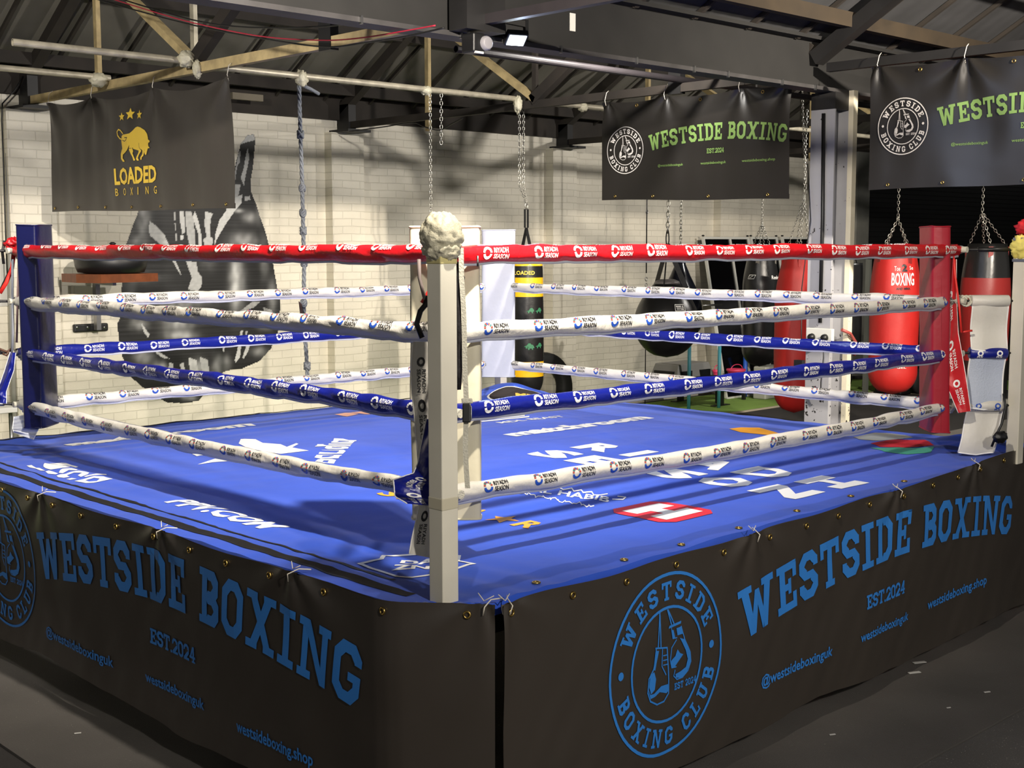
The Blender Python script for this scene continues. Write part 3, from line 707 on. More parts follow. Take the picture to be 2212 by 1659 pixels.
for outer in ([(620,308),(760,310),(830,345),(1000,355),(1060,380),(1150,345),(1172,352),(1110,385),(1270,420),(1130,435),(1000,450),(880,430),(700,400),(600,350)],
              [(205,552),(300,520),(400,485),(470,470),(600,508),(480,520),(350,530)], [(145,440),(180,422),(300,445),(360,465),(240,460),(200,470)]):
    trace(380, 880, 4.424, outer, 1)
K3 = 4.424
tstroke(1000, 850, K3, [(765,882),(860,905),(905,890),(960,920),(1040,905),(1060,940),(1130,930),(1150,955),(1230,945),(1250,975),(1310,975),(1380,962)], 11, 1)
tstroke(1000, 850, K3, [(1480,990),(1555,995),(1530,1014),(1430,1016)], 9, 1); tstroke(1000, 850, K3, [(1352,996),(1372,998)], 12, 1)
w_ = []
for i in range(60):
    f_ = i/59; w_.append((215+1030*f_+11*math.sin(i*1.5), 880+205*f_+8*math.sin(i*.95)+9*math.sin(i*2.3)))
tstroke(1000, 850, K3, w_, 8, 1)
def ctr(pts, mi): cdec(tess(pz(pts)), mi)
ctr([(1575,928),(1600,924),(1640,924),(1685,938),(1660,941),(1600,935)], 2)
ctr([(1842,944),(1890,934),(1955,940),(1972,948),(1900,952),(1855,950)], 5)
ctr([(1880,958),(1930,950),(1990,953),(2018,966),(1950,969),(1900,965)], 3)
ctr([(1880,967),(1940,969),(2018,970),(2010,980),(1960,983),(1910,977)], 6)
ctr([(722,896),(745,892),(775,894),(750,899)], 7); ctr([(757,892),(800,888),(835,889),(800,895)], 7); ctr([(800,887),(830,884),(850,886),(830,889)], 7)
# oval badge lifted at the far corner
bp_ = pix(V((3.93, 3.72, .99)))
def oval(rx, ry, mi, dz):
    pts = []
    for i in range(24):
        a = 2*PI*i/24; p = (3.90+.26*rx*math.cos(a)*.75+.10*ry*math.sin(a), 3.66-.26*rx*math.cos(a)*.66+.10*ry*math.sin(a)); pts.append(p)
    cm.decal([pts], lambda x, y: onc(x, y, dz), mi, .03)
oval(1, 1, 1, .004); oval(.94, .9, 9, .006); 
cm.decal(place(fit(text('MB', 1, .04), .14, .07), (3.83, 3.66), (.75, -.66), (.66, .75)), lambda x, y: onc(x, y, .008), 8, .03)
cm.decal([[(3.80,3.60),(3.86,3.56),(3.90,3.60),(3.84,3.65)]], lambda x, y: onc(x, y, .008), 8, .03)
# black hem running along the left side, with a thin painted shadow band
def hem(x0, w, y0, y1, sd):
    n = 90; o_ = []
    for i in range(n):
        ya, yb = y0+(y1-y0)*i/n, y0+(y1-y0)*(i+1)/n
        fa = lambda y, k: x0+.012*noise.noise(V((y*3, sd, k)))+.006*noise.noise(V((y*20, sd, k*3)))
        o_.append([(fa(ya, 0), ya), (fa(ya, 1)+w, ya), (fa(yb, 1)+w, yb), (fa(yb, 0), yb)])
    return o_
cdec(hem(-.062, .05, .12, 4.3, 1), 4, .06); cdec(hem(.036, .014, .3, 4.2, 5), 4, .06)  # the thin inner band is a painted shadow
n_ = 80
cdec([[(a, 4.34-.02*a+.01*noise.noise(V((a*5, 0, 0)))), (a+.05, 4.34-.02*a), (a+.05, 4.37-.02*a), (a, 4.37-.02*a)] for a in [i*.05 for i in range(n_)]], 4, .06)
o = cm.build('ring_canvas', CM); tag(o, 'printed blue boxing ring canvas stretched over the platform', 'canvas')
# gathered eyelets along the canvas edge
for i, (x, y) in enumerate([(x, -.085+.047*x) for x in (.34, .80, 1.14, 1.52, 1.95, 2.4, 2.9)]):
    mb = MB(); c = V((x, y, chh(x, y)+.004)); mb.tube([c+V((.012*math.cos(a), .012*math.sin(a), 0)) for a in [2*PI*k/12 for k in range(12)]], .0035, 6, closed=True)
    mb.build('eyelet', BRASS, o)

# ---------------- skirt banners round the platform
def pathfn(pts):
    P = [V(p) for p in pts]; L = [0]
    for a, b in zip(P, P[1:]): L.append(L[-1]+(b-a).length)
    def f(s):
        s = max(0, min(L[-1], s))
        for i in range(len(P)-1):
            if s <= L[i+1] or i == len(P)-2:
                t = (s-L[i])/(L[i+1]-L[i]); d = (P[i+1]-P[i]).normalized()
                # smooth the corners
                return P[i]+(P[i+1]-P[i])*t, d
    return f, L[-1]
def skirt(pts, top, bot, seed, amp=.02, ties=()):
    f, L = pathfn(pts)
    def g(s, z, off=0):
        p, d = f(s); p2, d2 = f(s+.05); p0, d0 = f(s-.05); d = (d+d2+d0).normalized(); nrm = V((d.y, -d.x))
        tz, bz = top(s), bot(s); k = (tz-z)/(tz-bz)
        q = amp*(.35+.65*k)*(noise.noise(V((s*1.6, z*.7, seed)))*1.6+.55*noise.noise(V((s*4+z*2.2, z*1.4, seed+3)))+.22*noise.noise(V((s*9-z*5, z*5, seed+6))))
        for ts in ties:    # folds fanning out from each tied eyelet
            dx = s-ts; r = math.hypot(dx, (tz-z)+.03); a = math.atan2(dx, (tz-z)+.03)
            q += .007*math.exp(-r/.22)*math.cos(a*7)
        q += .03*max(0, k-.75)*noise.noise(V((s*2.3, 1, seed+7)))*2
        c = (p+p0+p2)/3 + nrm*(q+off)
        return V((c.x, c.y, z))
    return g, L, f
def build_skirt(name, label, pts, top, bot, seed, ties, prints, flat_len=None):
    g, L, f = skirt(pts, top, bot, seed, ties=ties)
    mb = MB(); nu = int(L/.014); nv = 64
    mb.grid(lambda u, v: g(u*L, top(u*L)+(bot(u*L)-top(u*L))*v), nu, nv, 0, flip=True)
    # thickness: a turned hem behind the top edge
    mb.grid(lambda u, v: g(u*L, top(u*L)-.03*v, -.006*(1-v)-.004), nu, 2, 0)
    for polys, st in prints: mb.decal(polys, lambda s, z: g(s, z, .0034), 1, st)
    o = mb.build(name, [VINYL, SKB]); tag(o, label, 'banner')
    n = 0; s = .05
    while s < L-.02:
        z = top(s)-.032; c = g(s, z, .004); p, d = f(s); d3 = V((d.x, d.y, 0)); nr = V((d.y, -d.x, 0))
        m2 = MB(); m2.tube([c+d3*.0105*math.cos(a)+V((0, 0, .0105*math.sin(a))) for a in [2*PI*k/12 for k in range(12)]], .0034, 6, closed=True)
        m2.build('eyelet', BRASS, o); s += .285+.02*math.sin(n*5); n += 1
    for ts in ties:
        z = top(ts)-.03; c = g(ts, z, .006); p, d = f(ts); nr = V((d.y, -d.x, 0)); d3 = V((d.x, d.y, 0))
        m2 = MB(); m2.tube([c, c+V((0, 0, .028))+d3*.006+nr*.006, c+V((0, 0, .042))-nr*.03+d3*.02, c+V((0, 0, .04))-nr*.06+d3*.05], .0022, 5)
        m2.tube([c+V((0,0,.04))-nr*.02, c+V((0, 0, .062))-nr*.03-d3*.02], .0016, 5); m2.tube([c+V((0,0,.04))-nr*.02, c+V((0, 0, .055))-nr*.03+d3*.03], .0016, 5)
        m2.build('tie_string', mat('string', (214, 206, 190), .8), o)
    return g
# right-hand skirt (image left to right = +X)
RP = [(.079, -.182), (.44, -.165), (1.51, -.13), (2.8, -.06), (4.45, .04), (4.75, .1)]
rtop = lambda s: .901+.006*s+.006*math.sin(s*9)*math.exp(-s*.2)+.03*max(0, s-3)/1.7
rbot = lambda s: .12-.055*max(0, s-1.2)/3.2+.012*math.sin(s*4)+.01*noise.noise(V((s*3, 0, 0)))
off = lambda polys, dx, dz: [[(x+dx, y+dz) for x, y in p] for p in polys]
bl = slab_line('WESTSIDE BOXING', .2, 2.54, 1.29, 0)
bl = off(arch(bl, 2.56, 7.4), 0, .612)
pr = [(off(X(EMB, .325, .335), .83, .525), .05), (bl, .05), (slab_line('EST.2024', .062, .37, 2.27, .425, gap=.06), .03),
      (fit(text('@westsideboxinguk', 1, .02), .55, .062, 1.44, .27), .04), (fit(text('westsideboxinguk', 1, .02), .47, .055, 2.22, .275), .04), (fit(text('westsideboxing.shop', 1, .02), .66, .062, 2.88, .28), .04)]
build_skirt('skirt_banner', 'black skirt banner with round blue emblem along the right side of the ring', RP, rtop, rbot, 2, (.02, 1.38, 2.55, 3.4), pr)
# left-hand skirt (image left to right = -Y, then round the chamfered corner)
LP = [(-.185, 4.45), (-.182, 3.04), (-.168, .62), (-.152, .11), (.074, -.18)]
Ll = (4.45-3.04)+(3.04-.62)+.52+.336
ltop = lambda s: .907+.004*math.sin(s*7)-.005*max(0, s-4.2)
lbot = lambda s: .14+.02*math.sin(s*3.3+1)+.015*noise.noise(V((s*3, 4, 0)))-.06*max(0, s-4)
sY = lambda Y: 4.45-Y
bl = slab_line('WESTSIDE BOXING', .21, 2.33, sY(2.575), 0); bl = off(arch(bl, sY(1.42), 6.6), 0, .622)
pr = [(off(X(EMB, .325, .33), sY(2.97), .545), .05), (bl, .05), (slab_line('EST.2024', .062, .36, sY(1.6), .44, gap=.06), .04),
      (fit(text('@westsideboxinguk', 1, .02), .64, .062, sY(2.55), .25), .04), (fit(text('westsideboxinguk', 1, .02), .46, .055, sY(1.645), .26), .04), (fit(text('westsideboxing.shop', 1, .02), .46, .06, sY(.95), .245), .04)]
build_skirt('skirt_banner', 'black skirt banner wrapped round the near corner of the ring, left side', LP, ltop, lbot, 9, (sY(2.55), sY(1.5), sY(.6), Ll-.03), pr)

# ---------------- posts
def post(x, y, ztop, lab):
    t = thing('ring_post', lab, 'ring post', (x, y, .86))
    mb = MB(); a = .033; mb.box((x-a, y-a, .865), (x+a, y+a, ztop)); mb.build('shaft', POSTW, t, bevel=.004)
    return t
pn = post(0, 0, 2.05, 'white steel ring post at the near corner, taped cap, chipped paint')
mb = MB(); mb.blob((0, 0, 2.045), (.066, .066, .068), 0, .12, 3, 3, 60, 40); mb.blob((0, .0, 2.0), (.058, .058, .04), 0, .18, 4, 8, 60, 24); mb.build('tape_cap', TAPE, pn)
mb = MB(); mb.box((-.0345, -.0345, 1.955), (.0345, .0345, 2.0)); mb.build('tape_band', TAPEY, pn, bevel=.004)
mb = MB(); mb.box((-.0342, -.0342, 1.195), (.0342, .0342, 1.235)); mb.build('clear_tape', mat('old_tape', (200, 192, 168), .25), pn, bevel=.004)
mb = MB(); mb.box((-.034, -.034, .84), (.034, .034, .864)); mb.build('foot', mat('maroon_paint', (92, 40, 38), .6), pn)
pl = post(0, S, 2.05, 'ring post at the left blue corner')
pr_ = post(S-.03, 0.03, 2.02, 'white ring post at the right red corner with yellow and red cloth on top')
pf = post(S, S, 2.1, 'white ring post at the far corner behind the white pad')
# cloth tied on the right post
mb = MB(); mb.blob((S-.03, .03, 2.0), (.062, .062, .062), 0, .3, 3, 4, 36, 20); o = mb.build('yellow_cloth', CLOTHY); tag(o, 'yellow cloth and tape bound round the top of right ring post', 'cloth')
mb = MB(); mb.blob((S, .02, 2.1), (.06, .06, .045), 0, .4, 3, 9, 30, 16); o = mb.build('red_cloth', CLOTHR); tag(o, 'red cloth bundle on top of the yellow wrapping at right', 'cloth')
for zz in (1.925, 2.035): MB().box((S-.068, -.006, zz), (S+.006, .066, zz+.014)).build('grey_tape', mat('duct_tape', (116, 122, 134), .35, metal=.3), pr_)

# ---------------- corner pads: upright foam pads facing the ring centre
def pad(c, n, w, th, z0, z1, m, lab, lean=0, name='corner_pad', bandc=None):
    n = V((n[0], n[1], 0)).normalized(); s = V((-n.y, n.x, 0)); c = V((c[0], c[1], 0))
    t = thing(name, lab, 'corner pad', (c.x, c.y, z0))
    mb = MB(); N = 26
    def fn(u, v):
        # rounded rectangle section, softly dented
        a = 2*PI*u; e = .28
        cx_ = abs(math.cos(a))**e*math.copysign(1, math.cos(a)); sy_ = abs(math.sin(a))**e*math.copysign(1, math.sin(a))
        z = z0+(z1-z0)*v; k = 1
        dent = 1+.05*noise.noise(V((z*3, u*5, c.x)))
        p = c+s*(cx_*w/2*dent)+n*(sy_*th/2*dent+lean*(z1-z)); return V((p.x, p.y, z+.006*noise.noise(V((u*4, z, 3)))))
    mb.grid(fn, 48, N, 0)
    top = [fn(i/48, 1) for i in range(48)]; bot = [fn(i/48, 0) for i in range(48)]
    mb.add(top, [tuple(range(48))]); mb.add(bot, [tuple(range(48))[::-1]])
    fb = mb.build('foam_body', m, t, bevel=0)
    # piping at both ends
    mb = MB(); mb.tube(top, .004, 6, closed=True); mb.build('piping', m, fb)
    mb = MB(); mb.tube(bot, .004, 6, closed=True); mb.build('piping', m, fb)
    return t, n, s, c
pad((.378, .422), (1, 1), .245, .10, 1.05, 2.075, CREAM, 'cream white corner pad behind the near ring post')
pad((S-.352, .352), (-1, 1), .235, .105, 1.045, 2.105, PADR, 'red corner pad in the right corner of the ring', lean=-.03)
pad((.335, S-.335), (1, -1), .235, .115, 1.06, 2.12, PADB, 'navy blue corner pad in the left corner of the ring')
t, n_, s_, c_ = pad((3.70, 3.70), (-1, -1), .235, .1, 1.085, 2.12, PADW, 'white corner pad in the far corner of the ring')
mb = MB()
def onpad(x, y): return V((c_.x, c_.y, 0))+s_*(-x)+n_*(.0535)+V((0, 0, y))
bull = None
mb.decal(fit(text('TURNING', 1, .02), .075, .02, -.03, 1.925), onpad, 0, .05); mb.decal(fit(text('POINT', 1, .02), .05, .016, -.018, 1.9), onpad, 0, .05); mb.decal(ringarc(.045, .048, 3.5, 5.9, 10, .008, 1.945), onpad, 0, .05)
mb.build('print', PRK, t)

# ---------------- ropes with printed covers
def rope(A, B, h, m, pc, lab, grp, seed, roll=.35, sag=.0, i0=.10, every=.2, ends=(.02, .02)):
    A = V((A.x, A.y, h)); B = V((B.x, B.y, h)); d = (B-A); L = d.length; d.normalize(); n = d.cross(V((0, 0, 1)))
    def center(s):
        k = s/L
        return A+d*s+V((0, 0, -sag*math.sin(PI*k)))+V((0, 0, 1))*(.006*noise.noise(V((s*1.7, seed, 0))))+n*(.006*noise.noise(V((s*1.5, seed, 5))))
    def rad(s, a):
        fold = noise.noise(V((s*9, seed*3.1, math.cos(a)*.8)))-1.3*max(0, .3-abs(noise.noise(V((s*4.2+.45*math.sin(a), seed*1.7, 2)))))/.3
        r = .0262+.0042*noise.noise(V((s*6, math.cos(a)*1.2+seed, math.sin(a)*1.2)))+.0032*fold
        b = max(0, -math.sin(a)); return r+.008*b**5
    def P(s, a, o=0):
        r = rad(s, a)+o; return center(s)+n*(r*math.cos(a))+V((0, 0, 1))*(r*1.08*math.sin(a))
    mb = MB(); ns = int(L/.02); na = 20
    vs = [P(L*i/ns, 2*PI*k/na) for i in range(ns+1) for k in range(na)]
    fs = [(i*na+k, i*na+(k+1) % na, (i+1)*na+(k+1) % na, (i+1)*na+k) for i in range(ns) for k in range(na)]
    mb.add(vs, [f[::-1] for f in fs], 0, True)
    rnd = random.Random(seed); s = i0; cnt = 0
    while s < L-.15:
        rl = roll+.18*math.sin(s*2.1+seed)+rnd.uniform(-.06, .06)
        f = lambda x, y: P(s+x, rl+y/.0262, .0021)
        g_ = 1.5
        mb.decal(ringarc(.0075*g_, .0142*g_, PI+.12, 2*PI-.12, 8, .0145*g_, 0), f, pc[0], .02, .008)
        for k in range(7):
            a0 = PI*(k+.12)/7; mb.decal(ringarc(.0082*g_, .0145*g_, a0, a0+PI/7*.76, 1, .0145*g_, .0012*g_), f, pc[1+k % (len(pc)-2)] if len(pc) > 3 else pc[0], .02, .008)
        mb.decal(fit(text('RIYADH', 1, .02), .066, .0165, .051, .0022), f, pc[-1], .03, .008)
        mb.decal(fit(text('SEASON', 1, .02), .068, .0165, .051, -.0185), f, pc[-1], .03, .008)
        s += every + (.045 if cnt % 4 == 0 else 0); cnt += 1
    o = mb.build('ring_rope', [m, PRW, PRB, PRR, PRT, PRK]); tag(o, lab, 'ring rope', grp)
    mb = MB()
    ns2 = ns//2
    q0 = [P(L*i/ns2, -PI/2, -.004) for i in range(ns2+1)]; q1 = [P(L*i/ns2, -PI/2+.05, .0065) for i in range(ns2+1)]
    for i in range(ns2):
        mb.add([q0[i]+n*.003, q0[i+1]+n*.003, q1[i+1]+n*.002, q1[i]+n*.002, q0[i]-n*.003, q0[i+1]-n*.003, q1[i+1]-n*.002, q1[i]-n*.002], [(0,1,2,3), (7,6,5,4), (3,2,6,7)], 0, True)
    mb.build('zip_strip', mat('zip_strip', (196, 198, 208), .5), o)
    MB().tube([A-d*.05, A+d*.02], .016, 8).build('rope_end', STRAPW, o); MB().tube([B-d*.02, B+d*.05], .016, 8).build('rope_end', STRAPW, o)
    ROPES[grp+str(h)] = o
    return P
ROPES = {}
WP = (2, 3, 4, 3, 2, 5)   # arc colour, petal colours..., text colour
CP = {1: (1, 1, 1), 2: WP, 3: (1, 1, 1), 4: WP}
CMAT = {1: RED, 2: WHITE, 3: BLUE, 4: WHITE}
CN = {1: 'red top rope', 2: 'white second rope from top', 3: 'blue third rope from top', 4: 'white bottom rope'}
SIDES = [('near left side', LC, NC), ('near right side', NC, RC), ('back left side', LC, FC), ('back right side', FC, RC)]
roll = {(0,1): .95, (0,2): .55, (0,3): .1, (0,4): .0, (1,1): .1, (1,2): .15, (1,3): .1, (1,4): .12, (2,1): .6, (2,2): .2, (2,3): .15, (2,4): .5, (3,1): .7, (3,2): .4, (3,3): .45, (3,4): .5}
for si, (sn, A, B) in enumerate(SIDES):
    for k in (1, 2, 3, 4):
        sg = .02 if (k == 4 and si < 2) else .0
        rope(A, B, HZ[k], CMAT[k], CP[k], '%s along the %s of the ring' % (CN[k], sn),
             'rope covers on the %s' % sn, 10*si+k, roll=roll[(si, k)], sag=sg, i0=.1 if si != 1 else .13)
# ================================================================ THINGS HUNG FROM THE ROOF
def dep(P): return (V(P)-CAM).dot(fw)
def onD(x, y, D_): return CAM+ray(x, y)*D_
def seg(pts, n):
    P = [V(p) for p in pts]; L = [0]
    for a, b in zip(P, P[1:]): L.append(L[-1]+(b-a).length)
    out = []
    for i in range(n):
        s = L[-1]*i/max(1, n-1); k = 0
        while k < len(P)-2 and s > L[k+1]: k += 1
        out.append(P[k]+(P[k+1]-P[k])*((s-L[k])/max(1e-9, L[k+1]-L[k])))
    return out, L[-1]
def chain_mb(pts, pitch=.026, w=.0028, wid=.010):
    _, L = seg(pts, 2); n = max(2, int(L/pitch)+1); C, _ = seg(pts, n); mb = MB()
    for i, c in enumerate(C):
        t = (C[min(i+1, n-1)]-C[max(i-1, 0)]).normalized(); a = V((1, 0, 0)) if abs(t.x) < .9 else V((0, 1, 0))
        x = t.cross(a).normalized(); y = t.cross(x)
        sd = x if i % 2 else y; sd = (sd*math.cos(.5)+(y if i % 2 else -x)*math.sin(.5))
        h = pitch*.66
        mb.tube([c+sd*(wid*math.cos(q))+t*(h*math.sin(q)) for q in [2*PI*k/8 for k in range(8)]], w, 4, closed=True)
    return mb
def chain(pts, lab, grp=None, **k):
    o = chain_mb(pts, **k).build('hanging_chain', CHROME); tag(o, lab, 'chain', grp); return o
# poles
def pole(a, b, r, m, lab, wraps=()):
    t = thing('scaffold_pole', lab, 'pole', a)
    mb = MB(); N = 14; A = V(a); B = V(b); d = (B-A).normalized(); x = d.orthogonal().normalized(); y = d.cross(x)
    def ring(c, rr): return [c+(x*math.cos(2*PI*k/N)+y*math.sin(2*PI*k/N))*rr for k in range(N)]
    R = [ring(A, r*.82), ring(A, r), ring(B, r), ring(B, r*.82)]
    mb.add([p for q in R for p in q], [(i*N+k, i*N+(k+1) % N, (i+1)*N+(k+1) % N, (i+1)*N+k) for i in range(3) for k in range(N)], 0, False)
    mb.add(ring(A+d*.04, r*.82), [tuple(range(N))]); mb.add(ring(B-d*.04, r*.82), [tuple(range(N))])
    mb.build('tube', m, t)
    for i, (c, s) in enumerate(wraps):
        mb = MB(); mb.blob(c, s, 0, .35, 3, i*7+c[0], 24, 14); mb.build('tape_wrap', TAPE, t)
    return t
pole((.82, 5.0, 3.262), (2.02, 5.0, 3.262), .023, PIPE, 'short bleached pole ending open, upper left of the gold bull banner', [((2.0, 4.97, 3.27), (.06, .05, .055)), ((2.04, 4.9, 3.2), (.03, .03, .06))])
pole((-.6, 6.2, 3.262), (2.06, 6.2, 3.262), .023, PIPE, 'bleached pole at far left running behind the gold bull banner', [((1.97, 6.2, 3.24), (.07, .05, .05))])
y5 = 5.17
pole((2.12, y5, 3.27), (5.3, y5, 3.27), .023, PIPE, 'bleached pole carrying the knotted rope, between the two front trusses', [((3.07, y5, 3.25), (.045, .04, .06)), ((4.28, y5, 3.26), (.05, .035, .035)), ((5.28, y5-.03, 3.22), (.035, .04, .07))])
pole((5.42, y5, 3.27), (13, y5, 3.27), .023, PIPE, 'bleached pole going right behind the first club banner', [((6.13, y5, 3.26), (.05, .04, .04)), ((9.9, y5, 3.25), (.06, .05, .06))])
pole((3.03, 3.38, 3.27), (9, 3.38, 3.27), .025, PIPED, 'dark open-ended pole under the floodlight')
pole((-1, 3.0, 3.3), (6.6, 3.0, 3.3), .022, PIPED, 'long dark pole running behind the steel beam')
p = onX(1790, 0, 4.2)
pole((6.0, 1.1, 3.78), (9.5, 1.1, 3.78), .024, PIPE, 'bleached pole in the upper right corner')
# knotted rope
t = thing('climbing_rope', 'blue grey knotted climbing rope hanging before the brick wall', 'rope', (3.07, y5, 3.22))
rp = [onY(x, y, y5) for x, y in ((646, 185), (649, 290), (653, 405), (655, 500), (657, 568), (656, 655), (660, 740), (664, 800), (662, 868))]
R_, L_ = seg(rp, 200)
for k in range(3):
    mb = MB(); mb.tube([c+V((.0085*math.cos(i*.55+k*2.094), .0085*math.sin(i*.55+k*2.094), 0)) for i, c in enumerate(R_)], .0085, 6); mb.build('strand', ROPEM, t)
for i, yp in enumerate((290, 405, 462, 500, 568, 655, 790, 862)):
    c = min(R_, key=lambda q: abs(pix(q)[1]-yp)); mb = MB()
    for j in range(3):
        mb.tube([c+V((.019*math.cos(a+i), .019*math.sin(a+i), .012*math.sin(2*a+j)+(j-1)*.013)) for a in [2*PI*q/14 for q in range(14)]], .0095, 6, closed=True)
    mb.build('knot', ROPEM, t)
mb = MB(); mb.tube([onY(655, 185, y5), onY(672, 193, y5), onY(689, 203, y5)], .014, 8); mb.build('rope_tail', ROPEM, t)
mb = MB(); mb.obox(onY(650, 668, y5-.03), (.012, 0, -.01), (0, .003, 0), (-.006, 0, .05)); mb.build('rag', mat('brown_rag', (56, 36, 34), .8), t)
# free chains
chain([onY(929, 206, y5), onY(930, 340, y5), onY(931, 478, y5)], 'long thin chain hanging above the near ring post')
chain([onY(953, 206, y5), onY(953, 308, y5)], 'short chain ending in mid air right of the long thin chain', w=.0036, wid=.012, pitch=.03)

# floodlight on the beam, with its lit lens, lamps inferred out of view, and added unseen fills
def flood(loc, aim, lab, lens=LENS):
    t = thing('floodlight', lab, 'floodlight', loc); loc = V(loc); d = (V(aim)-loc).normalized(); x = d.cross(V((0, 0, 1))).normalized(); y = x.cross(d)
    mb = MB(); mb.obox(loc, x*.06, y*.045, d*.018); mb.build('housing', BLK, t, bevel=.006)
    mb = MB(); mb.obox(loc+d*.0195, x*.048, y*.034, d*.002); mb.build('lens', lens, t)
    mb = MB(); mb.bar(loc-x*.066, loc-x*.066+V((0, 0, .1)), .004, .02); mb.bar(loc+x*.066, loc+x*.066+V((0, 0, .1)), .004, .02); mb.bar(loc-x*.068+V((0, 0, .1)), loc+x*.068+V((0, 0, .1)), .02, .004); mb.build('bracket', BLK, t)
    if loc.z > 3.3: MB().tube([loc+V((0, 0, .1)), V((loc.x, loc.y, roof_z(loc.y)+.02 if loc.y > -3.4 else loc.z+.8))], .008, 6).build('hanging_rod', BLK, t)
    return loc, d
def lamp(loc, aim, watts, col, size=1.2, blend=.4, rad=.05):
    l = bpy.data.lights.new('floodlight_beam', 'SPOT'); l.energy = watts; l.color = col; l.spot_size = size; l.spot_blend = blend; l.shadow_soft_size = rad
    o = bpy.data.objects.new('floodlight_beam', l); COL.objects.link(o); o.location = loc; o.rotation_euler = (V(aim)-V(loc)).to_track_quat('-Z', 'Y').to_euler(); return o
fl = onY(1114, 82, 2.12)
loc, d = flood(fl, fl+V((-.35, -.9, -1.3)), 'small floodlight with a lit white lens clamped under the steel beam')
lamp(loc+d*.03, loc+V((.1, -.5, -1)), 115, (.58, .7, 1), 2.96, .5, .03)
L1 = (0, -.8, 3.46)
loc, d = flood(L1, (4, 7.8, 1.2), 'warm floodlight hung from the roof above the near ring corner')
lamp(loc+d*.04, (4.2, 7.8, 1.0), 1850, (1, .91, .79), 2.15, 1, .05)
loc, d = flood((-1.2, -5.2, 3.7), (.6, .4, .6), 'added fill floodlight behind the viewer, unseen')  # added fill to brighten the skirts, no such lamp seen
lamp(loc+d*.04, (.6, .4, .5), 860, (1, .94, .86), 1.9, 1, .12)
loc, d = flood((4.2, -1.8, 3.6), (9.5, 7.8, 1.2), 'added warm wall-wash floodlight, unseen beyond the right of view')  # added to wash the right part of the wall, no lamp seen there
lamp(loc+d*.04, (9.5, 7.8, 1.3), 2200, (1, .90, .76), 1.7, 1, .05)
loc, d = flood((.7, 2.7, 4.2), (3.5, 5, 3.3), 'warm floodlight high in the roof behind the steel beam')
lamp(loc+d*.04, (3.2, 5.4, 3.1), 520, (1, .88, .68), 2.4, 1, .04)
for lx, ly, lz, ax, e, lab in ((-.7, 2.9, 3.5, 1.5, 430, 'added wall fill floodlight behind the beam at far left, unseen'), (4.3, 2.7, 3.62, 5.2, 400, 'added wall fill floodlight behind the beam between the two front trusses'), (9.6, 2.9, 3.6, 10.4, 440, 'added wall fill floodlight behind the beam beyond the column')):  # added to brighten the brick wall, no such lamps seen
    loc, d = flood((lx, ly, lz), (ax, 7.8, 1.8), lab)
    lamp(loc+d*.04, (ax, 7.8, 1.8), e, (1, .95, .88), 2.9, .7, .06)
# lighting gadget left of the floodlight
g = onY(1022, 92, 2.1)
t = thing('stage_light', 'black and grey moving stage light clamped under the beam', 'stage light', g)
mb = MB(); mb.obox(g+V((0, 0, -.005)), (.04, 0, 0), (0, .05, 0), (0, 0, .05)); mb.build('body', BLK, t, bevel=.01)
mb = MB(); mb.obox(g+V((.0, -.045, -.05)), (.03, 0, 0), (0, .004, 0), (0, 0, .01)); mb.build('sticker', PAPER, t)
h = onY(1046, 94, 2.06); mb = MB(); mb.lathe([(.03, -.03), (.037, -.02), (.038, .02), (.03, .035)], (0, 0, 0), 20)
mb.v = [(h.x+x, h.y-z_, h.z+y_) for x, y_, z_ in mb.v]; mb.build('round_head', mat('grey_case', (120, 118, 122), .5), t, bevel=.003)
mb = MB(); mb.bar(g+V((-.03, 0, .04)), g+V((-.03, 0, .12)), .012, .012); mb.build('clamp', BLK, t)
# draped cables
def droop(pts, n=26): 
    return seg(pts, n)[0]
def cable(px, Xs, r, m, lab):
    mb = MB(); P = [onX(x, y, X_) for (x, y), X_ in zip(px, Xs)]
    Q = []
    for i in range(len(P)-1):
        p0 = P[max(i-1, 0)]; p1 = P[i]; p2 = P[i+1]; p3 = P[min(i+2, len(P)-1)]
        for k in range(6):
            u = k/6; Q.append(((2*p1)+(p2-p0)*u+(2*p0-5*p1+4*p2-p3)*u*u+(3*p1-p0-3*p2+p3)*u**3)*.5)
    Q.append(P[-1]); mb.tube(Q, r, 6); o = mb.build('draped_cable', m); tag(o, lab, 'cable')
cable([(205, -3), (300, 24), (420, 55), (560, 82), (700, 101), (790, 92), (880, 78), (960, 60)], [1.6]*8, .005, WIREK, 'lower black cable draped across the upper left roof space')
cable([(240, -3), (330, 25), (420, 50), (560, 78), (690, 87), (780, 82), (880, 66), (940, 55)], [1.62]*8, .004, WIRER, 'thin red cable draped across the upper left roof space')
cable([(262, -2), (340, 22), (430, 46), (520, 58), (620, 60), (700, 57), (780, 48), (848, 40)], [1.64]*8, .005, WIREK, 'upper black cable draped across the upper left roof space')
cable([(755, 284), (830, 274), (890, 265), (920, 275), (950, 281), (975, 268), (1000, 255)], [5.2]*7, .006, WIREK, 'black wire looping under the dark truss before the wall')
# pale strip on the eaves
mb = MB(); mb.box((onY(500, 198, 7.55).x, 7.53, 3.36), (onY(566, 205, 7.55).x, 7.57, 3.42)); mb.build('trim_7', mat('grey_board', (120, 112, 96), .8), kind='structure')

